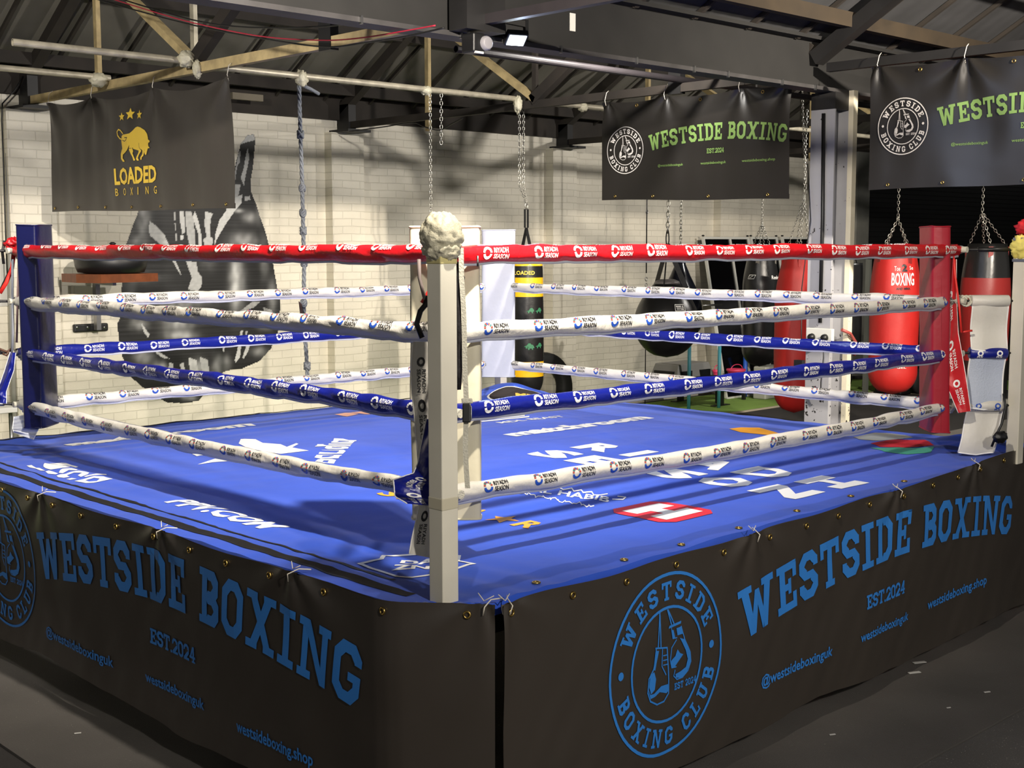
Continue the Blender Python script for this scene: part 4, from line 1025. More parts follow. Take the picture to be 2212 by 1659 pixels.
# hung banners, printed on the side facing the ring
def hung(name, lab, Xp, Y0, w, ztl, ztr, zbl, zbr, ties, prints, seed, inks, amp=.012, eyes=(), m=VINYL2, droopz=.03, bottom_eyes=()):
    def top(u): 
        k = u/w; z = ztl+(ztr-ztl)*k; dd = 0
        for a, b in zip(ties, ties[1:]):
            if a <= u <= b: dd = droopz*(b-a)*math.sin(PI*(u-a)/(b-a))
        return z-dd
    def bot(u): k = u/w; return zbl+(zbr-zbl)*k+.004*math.sin(k*9)
    def g(u, z, off=0):
        tz = ztl+(ztr-ztl)*u/w; q = amp*(1.3*noise.noise(V((u*2.2, z*1.0, seed)))+.5*noise.noise(V((u*6, z*2, seed+2))))
        for ts in ties:
            dx = u-ts; r = math.hypot(dx, tz-z+.02); a = math.atan2(dx, tz-z+.02); q += .016*math.exp(-r/.32)*math.cos(a*6+seed)
        k = (tz-z)/(tz-(zbl+zbr)/2); q += .02*max(0, k-.85)*4*noise.noise(V((u*4, 0, seed+5)))*.4
        return V((Xp-q-off, Y0-u, z))
    mb = MB(); mb.grid(lambda a, b: g(a*w, top(a*w)+(bot(a*w)-top(a*w))*b), int(w/.016), 56, 0, flip=True)
    mb.grid(lambda a, b: g(a*w, bot(a*w)+.035*b, -.005), int(w/.05), 1, 0)
    for polys, mi, st in prints: mb.decal(polys, lambda u, z: g(u, z, .004), mi, st)
    o = mb.build(name, [m]+inks); tag(o, lab, 'banner')
    for u in eyes:
        z = top(u)-.028; c = g(u, z, .004); m2 = MB(); m2.tube([c+V((0, .011*math.cos(a), .011*math.sin(a))) for a in [2*PI*k/12 for k in range(12)]], .003, 6, closed=True); m2.build('eyelet', BRASS, o)
    for u in bottom_eyes:
        z = bot(u)+.028; c = g(u, z, .004); m2 = MB(); m2.tube([c+V((0, .009*math.cos(a), .009*math.sin(a))) for a in [2*PI*k/12 for k in range(12)]], .003, 6, closed=True); m2.build('eyelet', BRASS, o)
    for u in ties:
        u = min(max(u, .02), w-.02); z = top(u)-.028; c = g(u, z, .005)
        m2 = MB(); m2.tube([c, c+V((-.008, .006, .04)), c+V((.0, -.004, .1)), c+V((.03, 0, .12))], .0025, 5); m2.build('tie_string', mat('string', (214, 206, 190), .8), o)
    return g
def px2(Xp, Y0, pts): 
    out = []
    for x, y in pts:
        p = onX(x, y, Xp); out.append((Y0-p.y, p.z))
    return out
# gold bull banner
XB, YB = 2.03, onX(105, 225, 2.03).y
wB = YB-onX(498, 165, XB).y
def b8(pts): return px2(XB, YB, cr(230, 220, 7.54, pts))
pol = []
for c_, r_ in (((262, 245), 52), ((390, 200), 72), ((540, 210), 56)):
    q = [(c_[0]+(r_ if i % 2 == 0 else r_*.45)*math.sin(i*PI/5)*.92, c_[1]-(r_*1.45 if i % 2 == 0 else r_*.62)*math.cos(i*PI/5)) for i in range(10)]
    q = [(x, y-(x-c_[0])*.12) for x, y in q]; pol += tess(b8(q))
pol += tess(b8([(265,560),(290,535),(340,528),(395,515),(440,470),(480,420),(515,403),(560,415),(620,460),(655,520),(672,590),(672,610),(705,635),(700,660),(680,665),(678,700),(690,735),(707,740),(700,757),(678,755),(665,800),(652,860),(635,865),(622,830),(612,790),(615,830),(605,880),(580,905),(578,940),(562,945),(560,905),(590,850),(590,790),(560,760),(572,800),(535,870),(522,915),(540,955),(512,958),(495,930),(505,890),(530,830),(535,795),(440,760),(455,800),(445,840),(465,900),(485,950),(460,960),(445,900),(420,850),(395,780),(398,700),(370,780),(330,830),(290,860),(285,920),(320,965),(315,978),(285,975),(255,930),(252,850),(265,800),(280,760),(262,650)]))
pol += stroke(b8([(285,520),(240,465),(210,452),(190,490),(200,550),(235,600),(270,612)]), .009)
lin = stroke(b8([(275,600),(300,585),(360,583),(345,620),(320,645),(280,625)]), .006)+stroke(b8([(400,760),(450,755)]), .005)+stroke(b8([(535,670),(540,740),(570,800)]), .004)+stroke(b8([(610,640),(605,720),(625,800)]), .004)
lq = b8([(155, 1362), (155, 1085), (830, 1310)]); x0 = lq[0][0]; zz0 = lq[0][1]; ww = lq[2][0]-lq[0][0]; hh = lq[1][1]-lq[0][1]
tl = fit(text('LOADED', 1, .035), ww, hh, x0, zz0)
lq = b8([(150, 1535), (155, 1415), (835, 1490)])
tb = []
for i, ch in enumerate('BOXING'): tb += fit(text(ch, 1, .0), ww*(.065 if ch != 'I' else .02), lq[1][1]-lq[0][1], x0+ww*(.0+.186*i), lq[0][1])
ticks = (0.02, wB*.62, wB-.02)
hung('hanging_banner', 'black hanging banner with gold bull, stars and gold lettering', XB, YB, wB, onX(105, 222, XB).z, onX(498, 165, XB).z, onX(108, 458, XB).z, onX(497, 451, XB).z,
     (0.02, wB*.27, wB*.62, wB-.02), [(pol, 1, .04), (lin, 2, .04), (tl, 1, .04), (tb, 1, .04)], 4, [GOLD, VINYL2], amp=.022, droopz=.05, eyes=(), bottom_eyes=[.05+.43*i for i in range(7)], m=mat('bull_banner_vinyl', (58, 54, 50), .4, spec=.6))
def club(Xp, Y0, w, z, lab, seed, sc_=1.0):
    pr = [(off(X(EMB, .186*sc_, .186*sc_), .247*sc_, z[4]), 1, .03)]
    s_ = slab_line('WESTSIDE BOXING', .125*sc_, 1.262*sc_, .505*sc_, 0); pr.append((off(arch(s_, 1.13*sc_, 3.6*sc_), 0, z[4]+.032*sc_), 2, .03))
    pr.append((slab_line('EST.2024', .036*sc_, .165*sc_, 1.05*sc_, z[4]-.065*sc_, gap=.06), 2, .03))
    for tx_, a, wd in (('@westsideboxinguk', .59, .245), ('westsideboxinguk', .995, .24), ('westsideboxing.shop', 1.385, .29)):
        pr.append((fit(text(tx_, 1, .004), wd*sc_, .026*sc_, a*sc_, z[4]-.152*sc_), 2, .03))
    hung('hanging_banner', lab, Xp, Y0, w, z[0], z[1], z[2], z[3], [a*w for a in (.03, .37, .76, .985)], pr, seed, [INKW, GREEN], eyes=[a*w for a in (.2, .55, .87)], bottom_eyes=[.08*w, .3*w, .6*w, .9*w])
Xc = 5.28; Y0 = onX(1302, 222, Xc).y; w_ = Y0-onX(1708, 180, Xc).y
club(Xc, Y0, w_, (onX(1303, 222, Xc).z, onX(1708, 180, Xc).z, onX(1292, 433, Xc).z, onX(1697, 430, Xc).z, onX(1347, 325, Xc).z), 'black hanging club banner left of the steel column, green lettering', 13)
Xc = 5.28; Y0 = onX(1883, 148, Xc).y; sc2 = 1.0
zc = onX(1951, 273, Xc).z
club(Xc, Y0, 1.8, (onX(1883, 145, Xc).z, onX(2212, 112, Xc).z-.01, onX(1872, 411, Xc).z, onX(2212, 396, Xc).z, zc), 'black hanging club banner right of the column, cut by the picture edge', 21)

# ================================================================ PUNCH BAGS
def bag(name, lab, cat_, c, r, ztop, zbot, m, apex, chain_top, straps=4, neck=.75, round_b=.9, bands=(), prints=(), strapm=None, n=28, seed=0, use_chain=True):
    t = thing(name, lab, cat_, (c[0], c[1], zbot)); H = ztop-zbot
    def rad(z):
        k = (z-zbot)/H; rb = 1
        if k < .16: rb = math.sqrt(max(0, 1-(1-k/.16)**2))*.999+.001
        tp = 1 if k < .72 else 1-(1-neck)*((k-.72)/.28)**1.4
        return r*rb**round_b*tp
    mb = MB(); prof = [(rad(zbot+H*k/36), zbot+H*k/36) for k in range(37)]
    def surf(u, z, o=0):
        a = u/r; rr = rad(z)+o; w = 1+.05*noise.noise(V((math.cos(a)*2+seed, math.sin(a)*2, z*2.2)))+(.05*noise.noise(V((math.cos(a)*6+seed, math.sin(a)*6, z*2)))*max(0, (z-zbot)/H-.62)*2.6)
        va = math.atan2(CAM.y-c[1], CAM.x-c[0])+a
        return V((c[0]+rr*w*math.cos(va), c[1]+rr*w*math.sin(va), z))
    NN = 40
    vs = [surf(r*2*PI*k/NN, z) for rr, z in prof for k in range(NN)]
    fs = [(i*NN+k, i*NN+(k+1) % NN, (i+1)*NN+(k+1) % NN, (i+1)*NN+k) for i in range(36) for k in range(NN)]
    mi = []
    o_ = len(mb.v); mb.v += [tuple(v) for v in vs]
    for f in fs:
        z = sum(vs[i].z for i in f)/4; idx_ = 0
        for b in bands:
            if b[0] <= z <= b[1]: idx_ = b[2]
        mb.f.append(list(f)); mb.m.append(idx_); mb.sm.append(True)
    mb.f.append([36*NN+k for k in range(NN)]); mb.m.append(0); mb.sm.append(False)
    ms = m if isinstance(m, list) else [m]
    for polys, k in prints: mb.decal(polys, lambda u, z: surf(u, z, .004), k, .03)
    mb.build('bag_body', ms, t)
    A = V(apex)
    for i in range(straps):
        a = 2*PI*i/straps+.5+seed; p = V((c[0]+r*neck*.9*math.cos(a), c[1]+r*neck*.9*math.sin(a), ztop))
        if use_chain: chain_mb([p, A]).build('chain', CHROME, t)
        else:
            q = MB(); q.bar(p-V((0, 0, .12)), A, .03, .004, side=(math.cos(a), math.sin(a), 0)); q.build('strap', strapm or BLK, t)
    for i in range(straps):
        a = 2*PI*i/straps+.5+seed
        if use_chain:
            q = MB(); z = ztop-.07; p = V((c[0]+rad(z)*1.02*math.cos(a), c[1]+rad(z)*1.02*math.sin(a), z)); q.obox(p, V((-math.sin(a), math.cos(a), 0))*.02, V((math.cos(a), math.sin(a), 0))*.004, V((0, 0, .045))); q.build('strap_tab', ms[-1] if False else (strapm or BLK), t, bevel=.004)
    if chain_top: chain_mb([A, V(chain_top)]).build('chain', CHROME, t)
    return t, surf
def circ(c, k): return k
# gold and black heavy bag
P_ = onY(1137, 700, y5); zt = zat(P_.x, P_.y, 566); zb = zat(P_.x, P_.y, 860)
z1_, z2_, z3_, z4_, z5_ = [zat(P_.x, P_.y, q) for q in (578, 596, 643, 778, 808)]
KBULL = [(0,.3),(.1,.42),(.3,.5),(.55,.95),(.8,.9),(.95,.6),(1.02,.3),(.9,.35),(.8,.15),(.85,0),(.7,0),(.65,.25),(.4,.3),(.35,0),(.22,0),(.2,.3)]
bulls = []
for i, (u, yy) in enumerate([(.02, 667), (.1, 667), (-.04, 692), (.06, 717), (.0, 742), (.1, 742), (.02, 640+105), (-.02, 768-6), (.05, 664-30)]):
    if yy in (667, 692, 717, 742, 745):
        z_ = zat(P_.x, P_.y, yy+8); bulls += off(X(tess(KBULL), .07, .05), u-.02, z_)
bag('punch_bag', 'gold and black heavy bag with green bulls hanging behind the far pad', 'punch bag', (P_.x, P_.y), .153, zt, zb, [LEATHER, YELL, mat('green_ink', (46, 110, 76), .5), GOLD],
    (P_.x, P_.y, zat(P_.x, P_.y, 492)), None, use_chain=False, bands=[(z3_, 9, 1), (z2_, z1_, 0), (z5_, z4_, 1)], neck=.9,
    prints=[(bulls, 2), (fit(text('LOADED', 1, .02), .2, .035, -.12, z2_+.012), 3), (fit(text('LOADED', 1, .02), .2, .032, -.12, z5_+.05), 0)], seed=1)
t = thing('bag_hanger', 'doubled black straps and twin chains above the gold bag', 'hanger', (P_.x, P_.y, 2.3))
for dx in (-.018, .018):
    q = MB(); q.bar((P_.x+dx, P_.y, zat(P_.x, P_.y, 492)), (P_.x+dx, P_.y, zat(P_.x, P_.y, 452)), .02, .004, side=(0, 1, 0)); q.build('strap', BLK, t)
q = MB(); zc_ = zat(P_.x, P_.y, 445); q.tube([V((P_.x+.016*math.cos(a), P_.y, zc_+.028*math.sin(a))) for a in [2*PI*k/14 for k in range(14)]], .005, 6, closed=True); q.build('carabiner', CHROME, t)
for x_ in (1122, 1131):
    chain_mb([onY(x_, 238, y5), onY(x_, 400, y5), V((P_.x, P_.y, zc_+.02))]).build('chain', CHROME, t)
# wrecking ball bag
P_ = onY(1440, 690, y5); zt = zat(P_.x, P_.y, 612); zb = zat(P_.x, P_.y, 772); r_ = .322
t = thing('punch_bag', 'big round black ball bag with white box label', 'punch bag', (P_.x, P_.y, zb))
mb = MB(); prof = []
for k in range(31):
    q = k/30; z = zb+(zt-zb)*q
    rr = r_*math.sqrt(max(0, 1-(1-min(q/.46, 1))**2)) if q < .46 else r_*(1-.62*((q-.46)/.54)**1.9)
    prof.append((max(rr, .002), z))
def surfb(u, z, o=0):
    q = (z-zb)/(zt-zb); rr = r_*math.sqrt(max(0, 1-(1-min(q/.46, 1))**2)) if q < .46 else r_*(1-.62*((q-.46)/.54)**1.9)
    a = math.atan2(CAM.y-P_.y, CAM.x-P_.x)+u/r_; w = 1+.02*noise.noise(V((math.cos(a)*5, math.sin(a)*5, z)))*max(0, q-.4)*2; return V((P_.x+(rr+o)*w*math.cos(a), P_.y+(rr+o)*w*math.sin(a), z))
NN = 44; vs = [surfb(r_*2*PI*k/NN, z) for rr, z in prof for k in range(NN)]
mb.add(vs, [(i*NN+k, i*NN+(k+1) % NN, (i+1)*NN+(k+1) % NN, (i+1)*NN+k) for i in range(30) for k in range(NN)]+[tuple(30*NN+k for k in range(NN))], 0, True)
zl = zat(P_.x, P_.y, 668); lb = .10
fr = [rect(lb-.01, zl-.005, lb+.11, zl), rect(lb-.01, zl+.055, lb+.11, zl+.06), rect(lb-.01, zl, lb-.005, zl+.055), rect(lb+.105, zl, lb+.11, zl+.055)]
mb.decal(fr+fit(text('TITLE', 1, .03), .09, .038, lb+.003, zl+.008)+[[(lb+.01, zl-.02), (lb+.09, zl-.02), (lb+.08, zl-.05), (lb+.02, zl-.05)]], lambda u, z: surfb(u, z, .004), 1, .03)
mb.build('bag_body', [LEATHER, PRW], t)
mb = MB(); mb.lathe([(.11, 0), (.13, .02), (.13, .035), (.11, .045), (.13, .06), (.12, .08), (.07, .1)], (P_.x, P_.y, zt-.06), 20); mb.build('laced_collar', mat('grey_leather', (96, 92, 90), .35, bump=.6, bscale=40), t)
zA = zat(P_.x, P_.y, 528)
for dx, dy in ((-.17, -.1), (.15, -.12), (.0, .15)):
    q = MB(); q.bar((P_.x+dx, P_.y+dy, zt-.05), (P_.x, P_.y, zA), .05, .006, side=(-dy, dx, 0) if dx else (1, 0, 0)); q.build('strap', LEATHER, t)
q = MB(); q.tube([V((P_.x+.022*math.cos(a)*(1-.3*math.sin(a)), P_.y, zA+.07+.075*math.sin(a))) for a in [2*PI*k/16 for k in range(16)]], .006, 6, closed=True); q.build('carabiner', DARKST, t)
chain_mb([V((P_.x, P_.y, zA+.14)), onY(1444, 430, y5), V((P_.x+.02, P_.y, 3.236))], pitch=.05, w=.005, wid=.017).build('chain', CHROME, t)
# teardrop bag behind
P_ = onY(1469, 640, 6.1); zt = zat(P_.x, P_.y, 553); zb = zat(P_.x, P_.y, 735)
t = thing('punch_bag', 'glossy dark teardrop bag behind the round ball bag', 'punch bag', (P_.x, P_.y, zb))
mb = MB(); mb.lathe([(.002, zb), (.14, zb+.03), (.23, zb+.12), (.26, zb+.26), (.24, zb+.42), (.18, zb+.58), (.11, zb+.72), (.06, zb+.84), (.045, zt)], (P_.x, P_.y, 0), 28, wob=.02); mb.build('bag_body', mat('gloss_leather', (18, 20, 28), .22), t)
chain_mb([V((P_.x, P_.y, zt)), V((P_.x, P_.y, 3.4))], pitch=.04, w=.005, wid=.014).build('chain', CHROME, t)
# double end line
P_ = onY(1395, 700, 6.6)
t = thing('double_end_line', 'thin dark elastic line with rings strung from roof to floor left of the ball bag', 'line', (P_.x, P_.y, 0))
z_ = [zat(P_.x, P_.y, q) for q in (440, 458, 590, 603, 616, 632, 866)]
MB().tube([(P_.x, P_.y, z_[2]), (P_.x, P_.y, z_[0]), (P_.x, P_.y, 3.3)], .007, 6).build('upper_line', BLK, t)
for zz_ in (z_[1], z_[3], z_[4]):
    q = MB(); q.tube([V((P_.x+.018*math.cos(a), P_.y, zz_+.022*math.sin(a))) for a in [2*PI*k/12 for k in range(12)]], .004, 6, closed=True); q.build('ring', STEEL, t)
MB().blob((P_.x, P_.y, z_[5]-.03), (.03, .03, .05), 0, .05).build('red_end', REDL, t)
MB().tube([(P_.x, P_.y, z_[5]-.06), (P_.x, P_.y, .01)], .006, 6).build('lower_line', BLK, t)
# long black bag with drawn outline logo
P_ = onY(1642, 700, y5); zt = zat(P_.x, P_.y, 548); zb = zat(P_.x, P_.y, 792)
lg = stroke([(-.15, 1.66), (-.13, 1.70), (-.06, 1.70), (-.08, 1.66), (-.15, 1.66)], .005)+stroke([(-.13, 1.67), (-.09, 1.69)], .004)+fit(text('Reebok', 1, .01), .16, .04, .12, 1.655)
bag('punch_bag', 'long black heavy bag with small white logos left of the red bag', 'punch bag', (P_.x, P_.y), .19, zt, zb, [LEATHER, PRW], (P_.x, P_.y, zat(P_.x, P_.y, 482)), (P_.x-.01, P_.y, 3.23), neck=.72, prints=[(lg, 1)], strapm=mat('grey_tab', (120, 116, 108), .6), seed=3)
P_ = onY(1719, 700, 4.2); zt = zat(P_.x, P_.y, 552); zb = zat(P_.x, P_.y, 892)
bag('punch_bag', 'tall red heavy bag partly hidden behind the white column', 'punch bag', (P_.x, P_.y), .205, zt, zb, [REDL, PRK], onY(1737, 425, 4.2), (onY(1742, 300, 4.2).x, 4.2, 3.3), neck=.62, strapm=REDL, seed=5)
chain([onY(1733, 190, 4.1), onY(1736, 300, 4.1), onY(1741, 415, 4.1)], 'extra chain hanging beside the red bag chains left of the column', pitch=.03)
# black bag right of the column
P_ = onY(1834, 700, 4.6); zt = zat(P_.x, P_.y, 568); zb = zat(P_.x, P_.y, 765)
bag('punch_bag', 'slim black bag in shadow just right of the white column', 'punch bag', (P_.x, P_.y), .13, zt, zb, [LEATHER], (onY(1829, 500, 4.6).x, 4.6, zat(P_.x, P_.y, 500)), (onY(1830, 300, 4.6).x, 4.6, 3.25), use_chain=False, neck=.95, seed=2)
# red heavy bag
P_ = onY(1931, 700, 2.6); zt = zat(P_.x, P_.y, 540); zb = zat(P_.x, P_.y, 852)
za_ = zat(P_.x-.14, P_.y-.12, 617); zb2 = zat(P_.x-.14, P_.y-.12, 583)
pr = [(fit(text('BOXING', 1, .02), .2, za_ and .105, -.03, za_), 1), (fit(text('2', 1, .06), .05, .06, .055, za_+.115), 2), (fit(text('Toe', 1, 0), .05, .038, -.01, za_+.12, ), 1), (fit(text('Se', 1, 0), .04, .03, .125, za_+.13), 1), (fit(text('AND MMA', 1, .02), .12, .02, .01, za_-.035), 2), (fit(text('GEL', 1, 0), .08, .022, .03, zat(P_.x-.14, P_.y-.12, 796)), 1)]
bag('punch_bag', 'large red heavy bag with white boxing lettering right of the column', 'punch bag', (P_.x, P_.y), .2, zt, zb, [REDL, PRW, PRK], (onY(1940, 472, 2.6).x, 2.6, zat(P_.x, P_.y, 472)), (onY(1941, 400, 2.6).x, 2.6, 3.2), neck=.8, prints=pr, strapm=DRED, seed=7)
# red and black bag at the right edge
P_ = onY(2126, 700, 2.0); zt = zat(P_.x, P_.y, 526); zb = zat(P_.x, P_.y, 900); zm = zat(P_.x, P_.y, 598); zl = zat(P_.x, P_.y, 772)
bag('punch_bag', 'dark red and black bag behind the right corner turnbuckles', 'punch bag', (P_.x, P_.y), .195, zt, zb, [DRED, LEATHER], (onY(2122, 460, 2).x, 2.0, zat(P_.x, P_.y, 460)), (onY(2126, 395, 2).x, 2.0, 3.2), neck=.78, bands=[(zm, 9, 1), (0, zl, 1)], strapm=DRED, seed=8)

# ================================================================ ALONG THE WALL
# speed ball platform
A_ = onY(160, 600, 7.1); t = thing('speed_ball_platform', 'wooden speed ball board on a steel wall bracket below the gold bull banner', 'speed ball platform', (2.6, 7.5, 1.3))
xl = onY(161, 600, 7.15).x; xr = onY(329, 600, 7.15).x; zz = zat((xl+xr)/2, 7.15, 600); fz = onY(220, 612, 6.85)
mb = MB(); xm = fz.x
pts = [(xl, 7.12), (xm, 6.86), (xr, 7.05), (xr, 7.45), (xl+.05, 7.5)]
mb.add([(x, y, zz-.035) for x, y in pts]+[(x, y, zz+.035) for x, y in pts], [(4,3,2,1,0), (5,6,7,8,9)]+[(i, (i+1) % 5, 5+(i+1) % 5, 5+i) for i in range(5)]); mb.build('board', BROWN, t)
mb = MB(); mb.lathe([(.2, 0), (.27, .01), (.29, .06), (.3, .12), (.26, .17), (.2, .185)], ((xl+xr)/2, 7.2, zz+.036), 30); mb.build('drum', BLK, t)
mb = MB(); mb.lathe([(.02, .185), (.02, .24), (.03, .25), (.012, .262)], ((xl+xr)/2+.02, 7.2, zz+.036), 12); mb.build('swivel', BLK, t)
bxp = onY(205, 700, 7.7).x
mb = MB(); mb.box((bxp-.02, 7.62, zat(bxp, 7.7, 712)), (bxp+.02, 7.68, zz-.036)); mb.build('upright', STEEL, t)
mb = MB(); mb.bar((bxp, 7.65, zz-.05), ((xl+xr)/2, 7.15, zz-.05), .03, .03); mb.build('arm', STEEL, t)
zb_ = zat(bxp, 7.75, 708); mb = MB(); mb.box((onY(158, 708, 7.78).x, 7.76, zb_-.035), (onY(232, 705, 7.78).x, 7.8, zb_+.035)); mb.build('wall_plate', BLK, t, bevel=.012)
for x_ in (167, 190, 213, 226):
    q = onY(x_, 707, 7.755); mb = MB(); mb.lathe([(.014, 0), (.012, .008)], (0, 0, 0), 10); mb.v = [(q.x+a, 7.76-c__, q.z+b) for a, b, c__ in mb.v]; mb.build('bolt', STEEL, t)
# push button box
q = onY(107, 622, 7.78); t = thing('wall_button', 'white wall box with a green dome button by the blue pad', 'button', q)
MB().box((q.x-.06, 7.74, q.z-.03), (q.x+.06, 7.8, q.z+.07)).build('box', FRAMEW, t, bevel=.005)
MB().blob((q.x-.01, 7.74, zat(q.x, 7.74, 607)), (.035, .035, .05), 0, 0).build('green_dome', mat('green_glass', (14, 84, 44), .2), t)
MB().box((q.x-.03, 7.735, q.z+.01), (q.x+.03, 7.74, q.z+.022)).build('print', mat('print_red', (196, 60, 50), .5), t)
q = onY(103, 665, 7.78); o = MB().box((q.x-.09, 7.72, q.z-.07), (q.x+.06, 7.8, q.z+.07)).build('junction_box', mat('grey_box', (150, 150, 146), .5), bevel=.006); tag(o, 'grey junction box on the wall right of the blue pad', 'junction box')
# pipe and wire at the left edge
o = MB().tube([(onY(20, 300, 7.7).x, 7.72, 3.15), (onY(22, 700, 7.7).x, 7.72, 0)], .022, 10).build('wall_pipe', mat('grey_pipe', (150, 148, 142), .5)); tag(o, 'painted grey pipe running down the wall at far left', 'pipe')
mb = MB(); mb.tube([onY(x, y, 7.66) for x, y in ((50, 165), (32, 195), (5, 224), (4, 260), (8, 360), (12, 500), (16, 600))], .006, 6); o = mb.build('wall_cable', WIREK); tag(o, 'thin dark cable down the wall at far left', 'cable')
for px_, lab, w2, h2 in (((6, 610), 'white paper notice on the wall at the left picture edge', .1, .2),):
    q = onY(*px_, 7.78); o = MB().box((q.x-w2, 7.79, q.z-h2), (q.x+w2, 7.795, q.z+h2)).build('paper_notice', PAPER); tag(o, lab, 'notice')
# white bench frame at the left edge
q = onY(10, 880, 6.6); t = thing('folding_table', 'white table edge at the far left beyond the ring', 'table', (q.x, 6.6, 0))
MB().box((q.x-.8, 6.4, q.z-.02), (onY(26, 880, 6.5).x, 6.9, q.z+.02)).build('top', FRAMEW, t, bevel=.005)
MB().tube([(q.x-.02, 6.45, q.z-.02), (q.x-.02, 6.45, .013)], .015, 8).build('leg', STEEL, t)
MB().tube([(q.x-.02, 6.85, q.z-.02), (q.x-.02, 6.85, .013)], .015, 8).build('leg', STEEL, t)
# tyre
q = onY(1180, 815, 7.5); t = thing('tyre', 'black tyre leaning on the wall behind the gold bag', 'tyre', (q.x, 7.5, 0))
mb = MB(); R0, r1 = .30, .095
cen = V((q.x, 7.5, .395))
vs = []
for i in range(40):
    a = 2*PI*i/40
    for k in range(14):
        b = 2*PI*k/14; cc = abs(math.cos(b))**.6*math.copysign(1, math.cos(b)); ss = abs(math.sin(b))**.6*math.copysign(1, math.sin(b))
        rr = R0+.088*cc; vs.append(cen+V((rr*math.cos(a), .08*ss+.12*rr*math.sin(a), rr*math.sin(a))))
mb.add(vs, [(i*14+k, i*14+(k+1) % 14, ((i+1) % 40)*14+(k+1) % 14, ((i+1) % 40)*14+k) for i in range(40) for k in range(14)], 0, True); mb.build('tread', RUBB, t)
q = onY(1240, 848, 7.4); o = MB().add([(q.x-.06, 7.2, .012), (q.x+.24, 7.2, .012), (q.x-.06, 7.4, .012), (q.x+.24, 7.4, .012), (q.x-.06, 7.2, .30), (q.x-.06, 7.4, .30)], [(0,1,4), (2,5,3), (0,4,5,2), (1,3,5,4), (0,2,3,1)]).build('foam_wedge', BLK); tag(o, 'small black wedge on the floor beside the tyre', 'wedge')
# three leaning mirrors
for i, (xa, xb, mid, lab) in enumerate(((1516, 1612, 1573, 'first white framed dark mirror leaning on the wall, left'), (1619, 1674, None, 'second white framed dark mirror, behind the black logo bag'), (1687, 1748, None, 'third white framed dark mirror, behind the red bag'))):
    a_, b_ = onY(xa, 515, 7.66).x, onY(xb, 515, 7.66).x; zt = zat(a_, 7.66, 514)
    t = thing('leaning_mirror', lab, 'mirror', ((a_+b_)/2, 7.4, 0)); y1, y0 = 7.64, 7.22
    def M_(x, k): return V((x, y0+(y1-y0)*k, .02+(zt-.02)*k))
    MB().add([M_(a_, 0), M_(b_, 0), M_(b_, 1), M_(a_, 1), M_(a_, 0)+V((0, .02, 0)), M_(b_, 0)+V((0, .02, 0)), M_(b_, 1)+V((0, .02, 0)), M_(a_, 1)+V((0, .02, 0))], [(0,1,2,3), (7,6,5,4), (0,4,5,1), (1,5,6,2), (2,6,7,3), (3,7,4,0)]).build('glass', GLASSK, t)
    xs = [a_, b_]+([onY(mid, 515, 7.66).x] if mid else [])
    for x_ in xs: MB().bar(M_(x_, 0), M_(x_, 1), .035, .03).build('frame_side', FRAMEW, t)
    for k in (0, 1): MB().bar(M_(a_, k), M_(b_, k), .035, .03).build('frame_rail', FRAMEW, t)
    for k, x_ in enumerate((a_, b_)): MB().blob(M_(x_, 1)+V((0, 0, .03)), (.02, .02, .012), 0, 0, nu=8, nv=6).build('clip', BLK, t)
# pale bar handle on the first mirror
q = onY(1545, 659, 7.3); o = MB().tube([(q.x-.22, 7.33, q.z), (q.x+.2, 7.33, q.z)], .012, 8).build('metal_bar', STEEL); tag(o, 'short metal bar fixed across the first leaning mirror', 'bar')
# aerobic step
q0_ = onZ(1400, 830, .3); q = onY(1460, 800, 7.15)
def stepbox(cx_, cy_, w, d, z0, z1, lab, m):
    t = thing('step_platform', lab, 'step platform', (cx_, cy_, z0)); mb = MB(); a = .06
    B = [(-w, -d), (w, -d), (w, d), (-w, d)]; T = [(-w+a, -d+a*.6), (w-a, -d+a*.6), (w-a, d-a*.6), (-w+a, d-a*.6)]
    mb.add([(cx_+x, cy_+y, z0) for x, y in B]+[(cx_+x, cy_+y, z1) for x, y in T], [(3,2,1,0), (4,5,6,7), (0,1,5,4), (1,2,6,5), (2,3,7,6), (3,0,4,7)])
    mb.build('shell', m, t, bevel=.012)
    for k in (-.5, .5):
        MB().box((cx_+w*k-.1, cy_-d-.003, z0), (cx_+w*k+.1, cy_-d+.03, z0+(z1-z0)*.5)).build('opening', BLK, t)
    MB().box((cx_-w-.003, cy_-.15, z0), (cx_-w+.03, cy_+.15, z0+(z1-z0)*.5)).build('opening', BLK, t)
stepbox(q.x, 7.05, .36, .22, .41, .575, 'grey plastic aerobic step on top of the stack under the ball bag', GREYP)
stepbox(q.x+.1, 7.08, .42, .26, .235, .40, 'dark lower step platform under the grey one', BLK)
# weight bench / sled with teal poles
t = thing('weight_sled', 'teal weight sled with two tall teal poles on the turf', 'sled', onZ(1515, 872, .012)); g1 = onZ(1470, 866, .012); g2 = onZ(1556, 876, .012)
for q in (g1, g2): MB().box((q.x-.035, q.y-.03, .012), (q.x+.035, q.y+.03, .2)).build('leg', BLK, t)
for q in (g1, g2): MB().box((q.x-.15, q.y-.04, .012), (q.x+.15, q.y+.04, .022)).build('foot', BLK, t)
MB().bar(g1+V((-.25, .1, .2)), g2+V((.12, -.05, .2)), .3, .035).build('deck', mat('dark_teal', (26, 84, 82), .5), t, bevel=.01)
for x_, y0_, y1_ in ((1488, 640, 866), (1553, 650, 872)):
    yy = 6.72; a_ = onY(x_, 845, yy); MB().tube([(a_.x, yy, .014), (a_.x, yy, zat(a_.x, yy, 738 if x_ < 1500 else 748))], .022, 10).build('pole', TEAL, t)
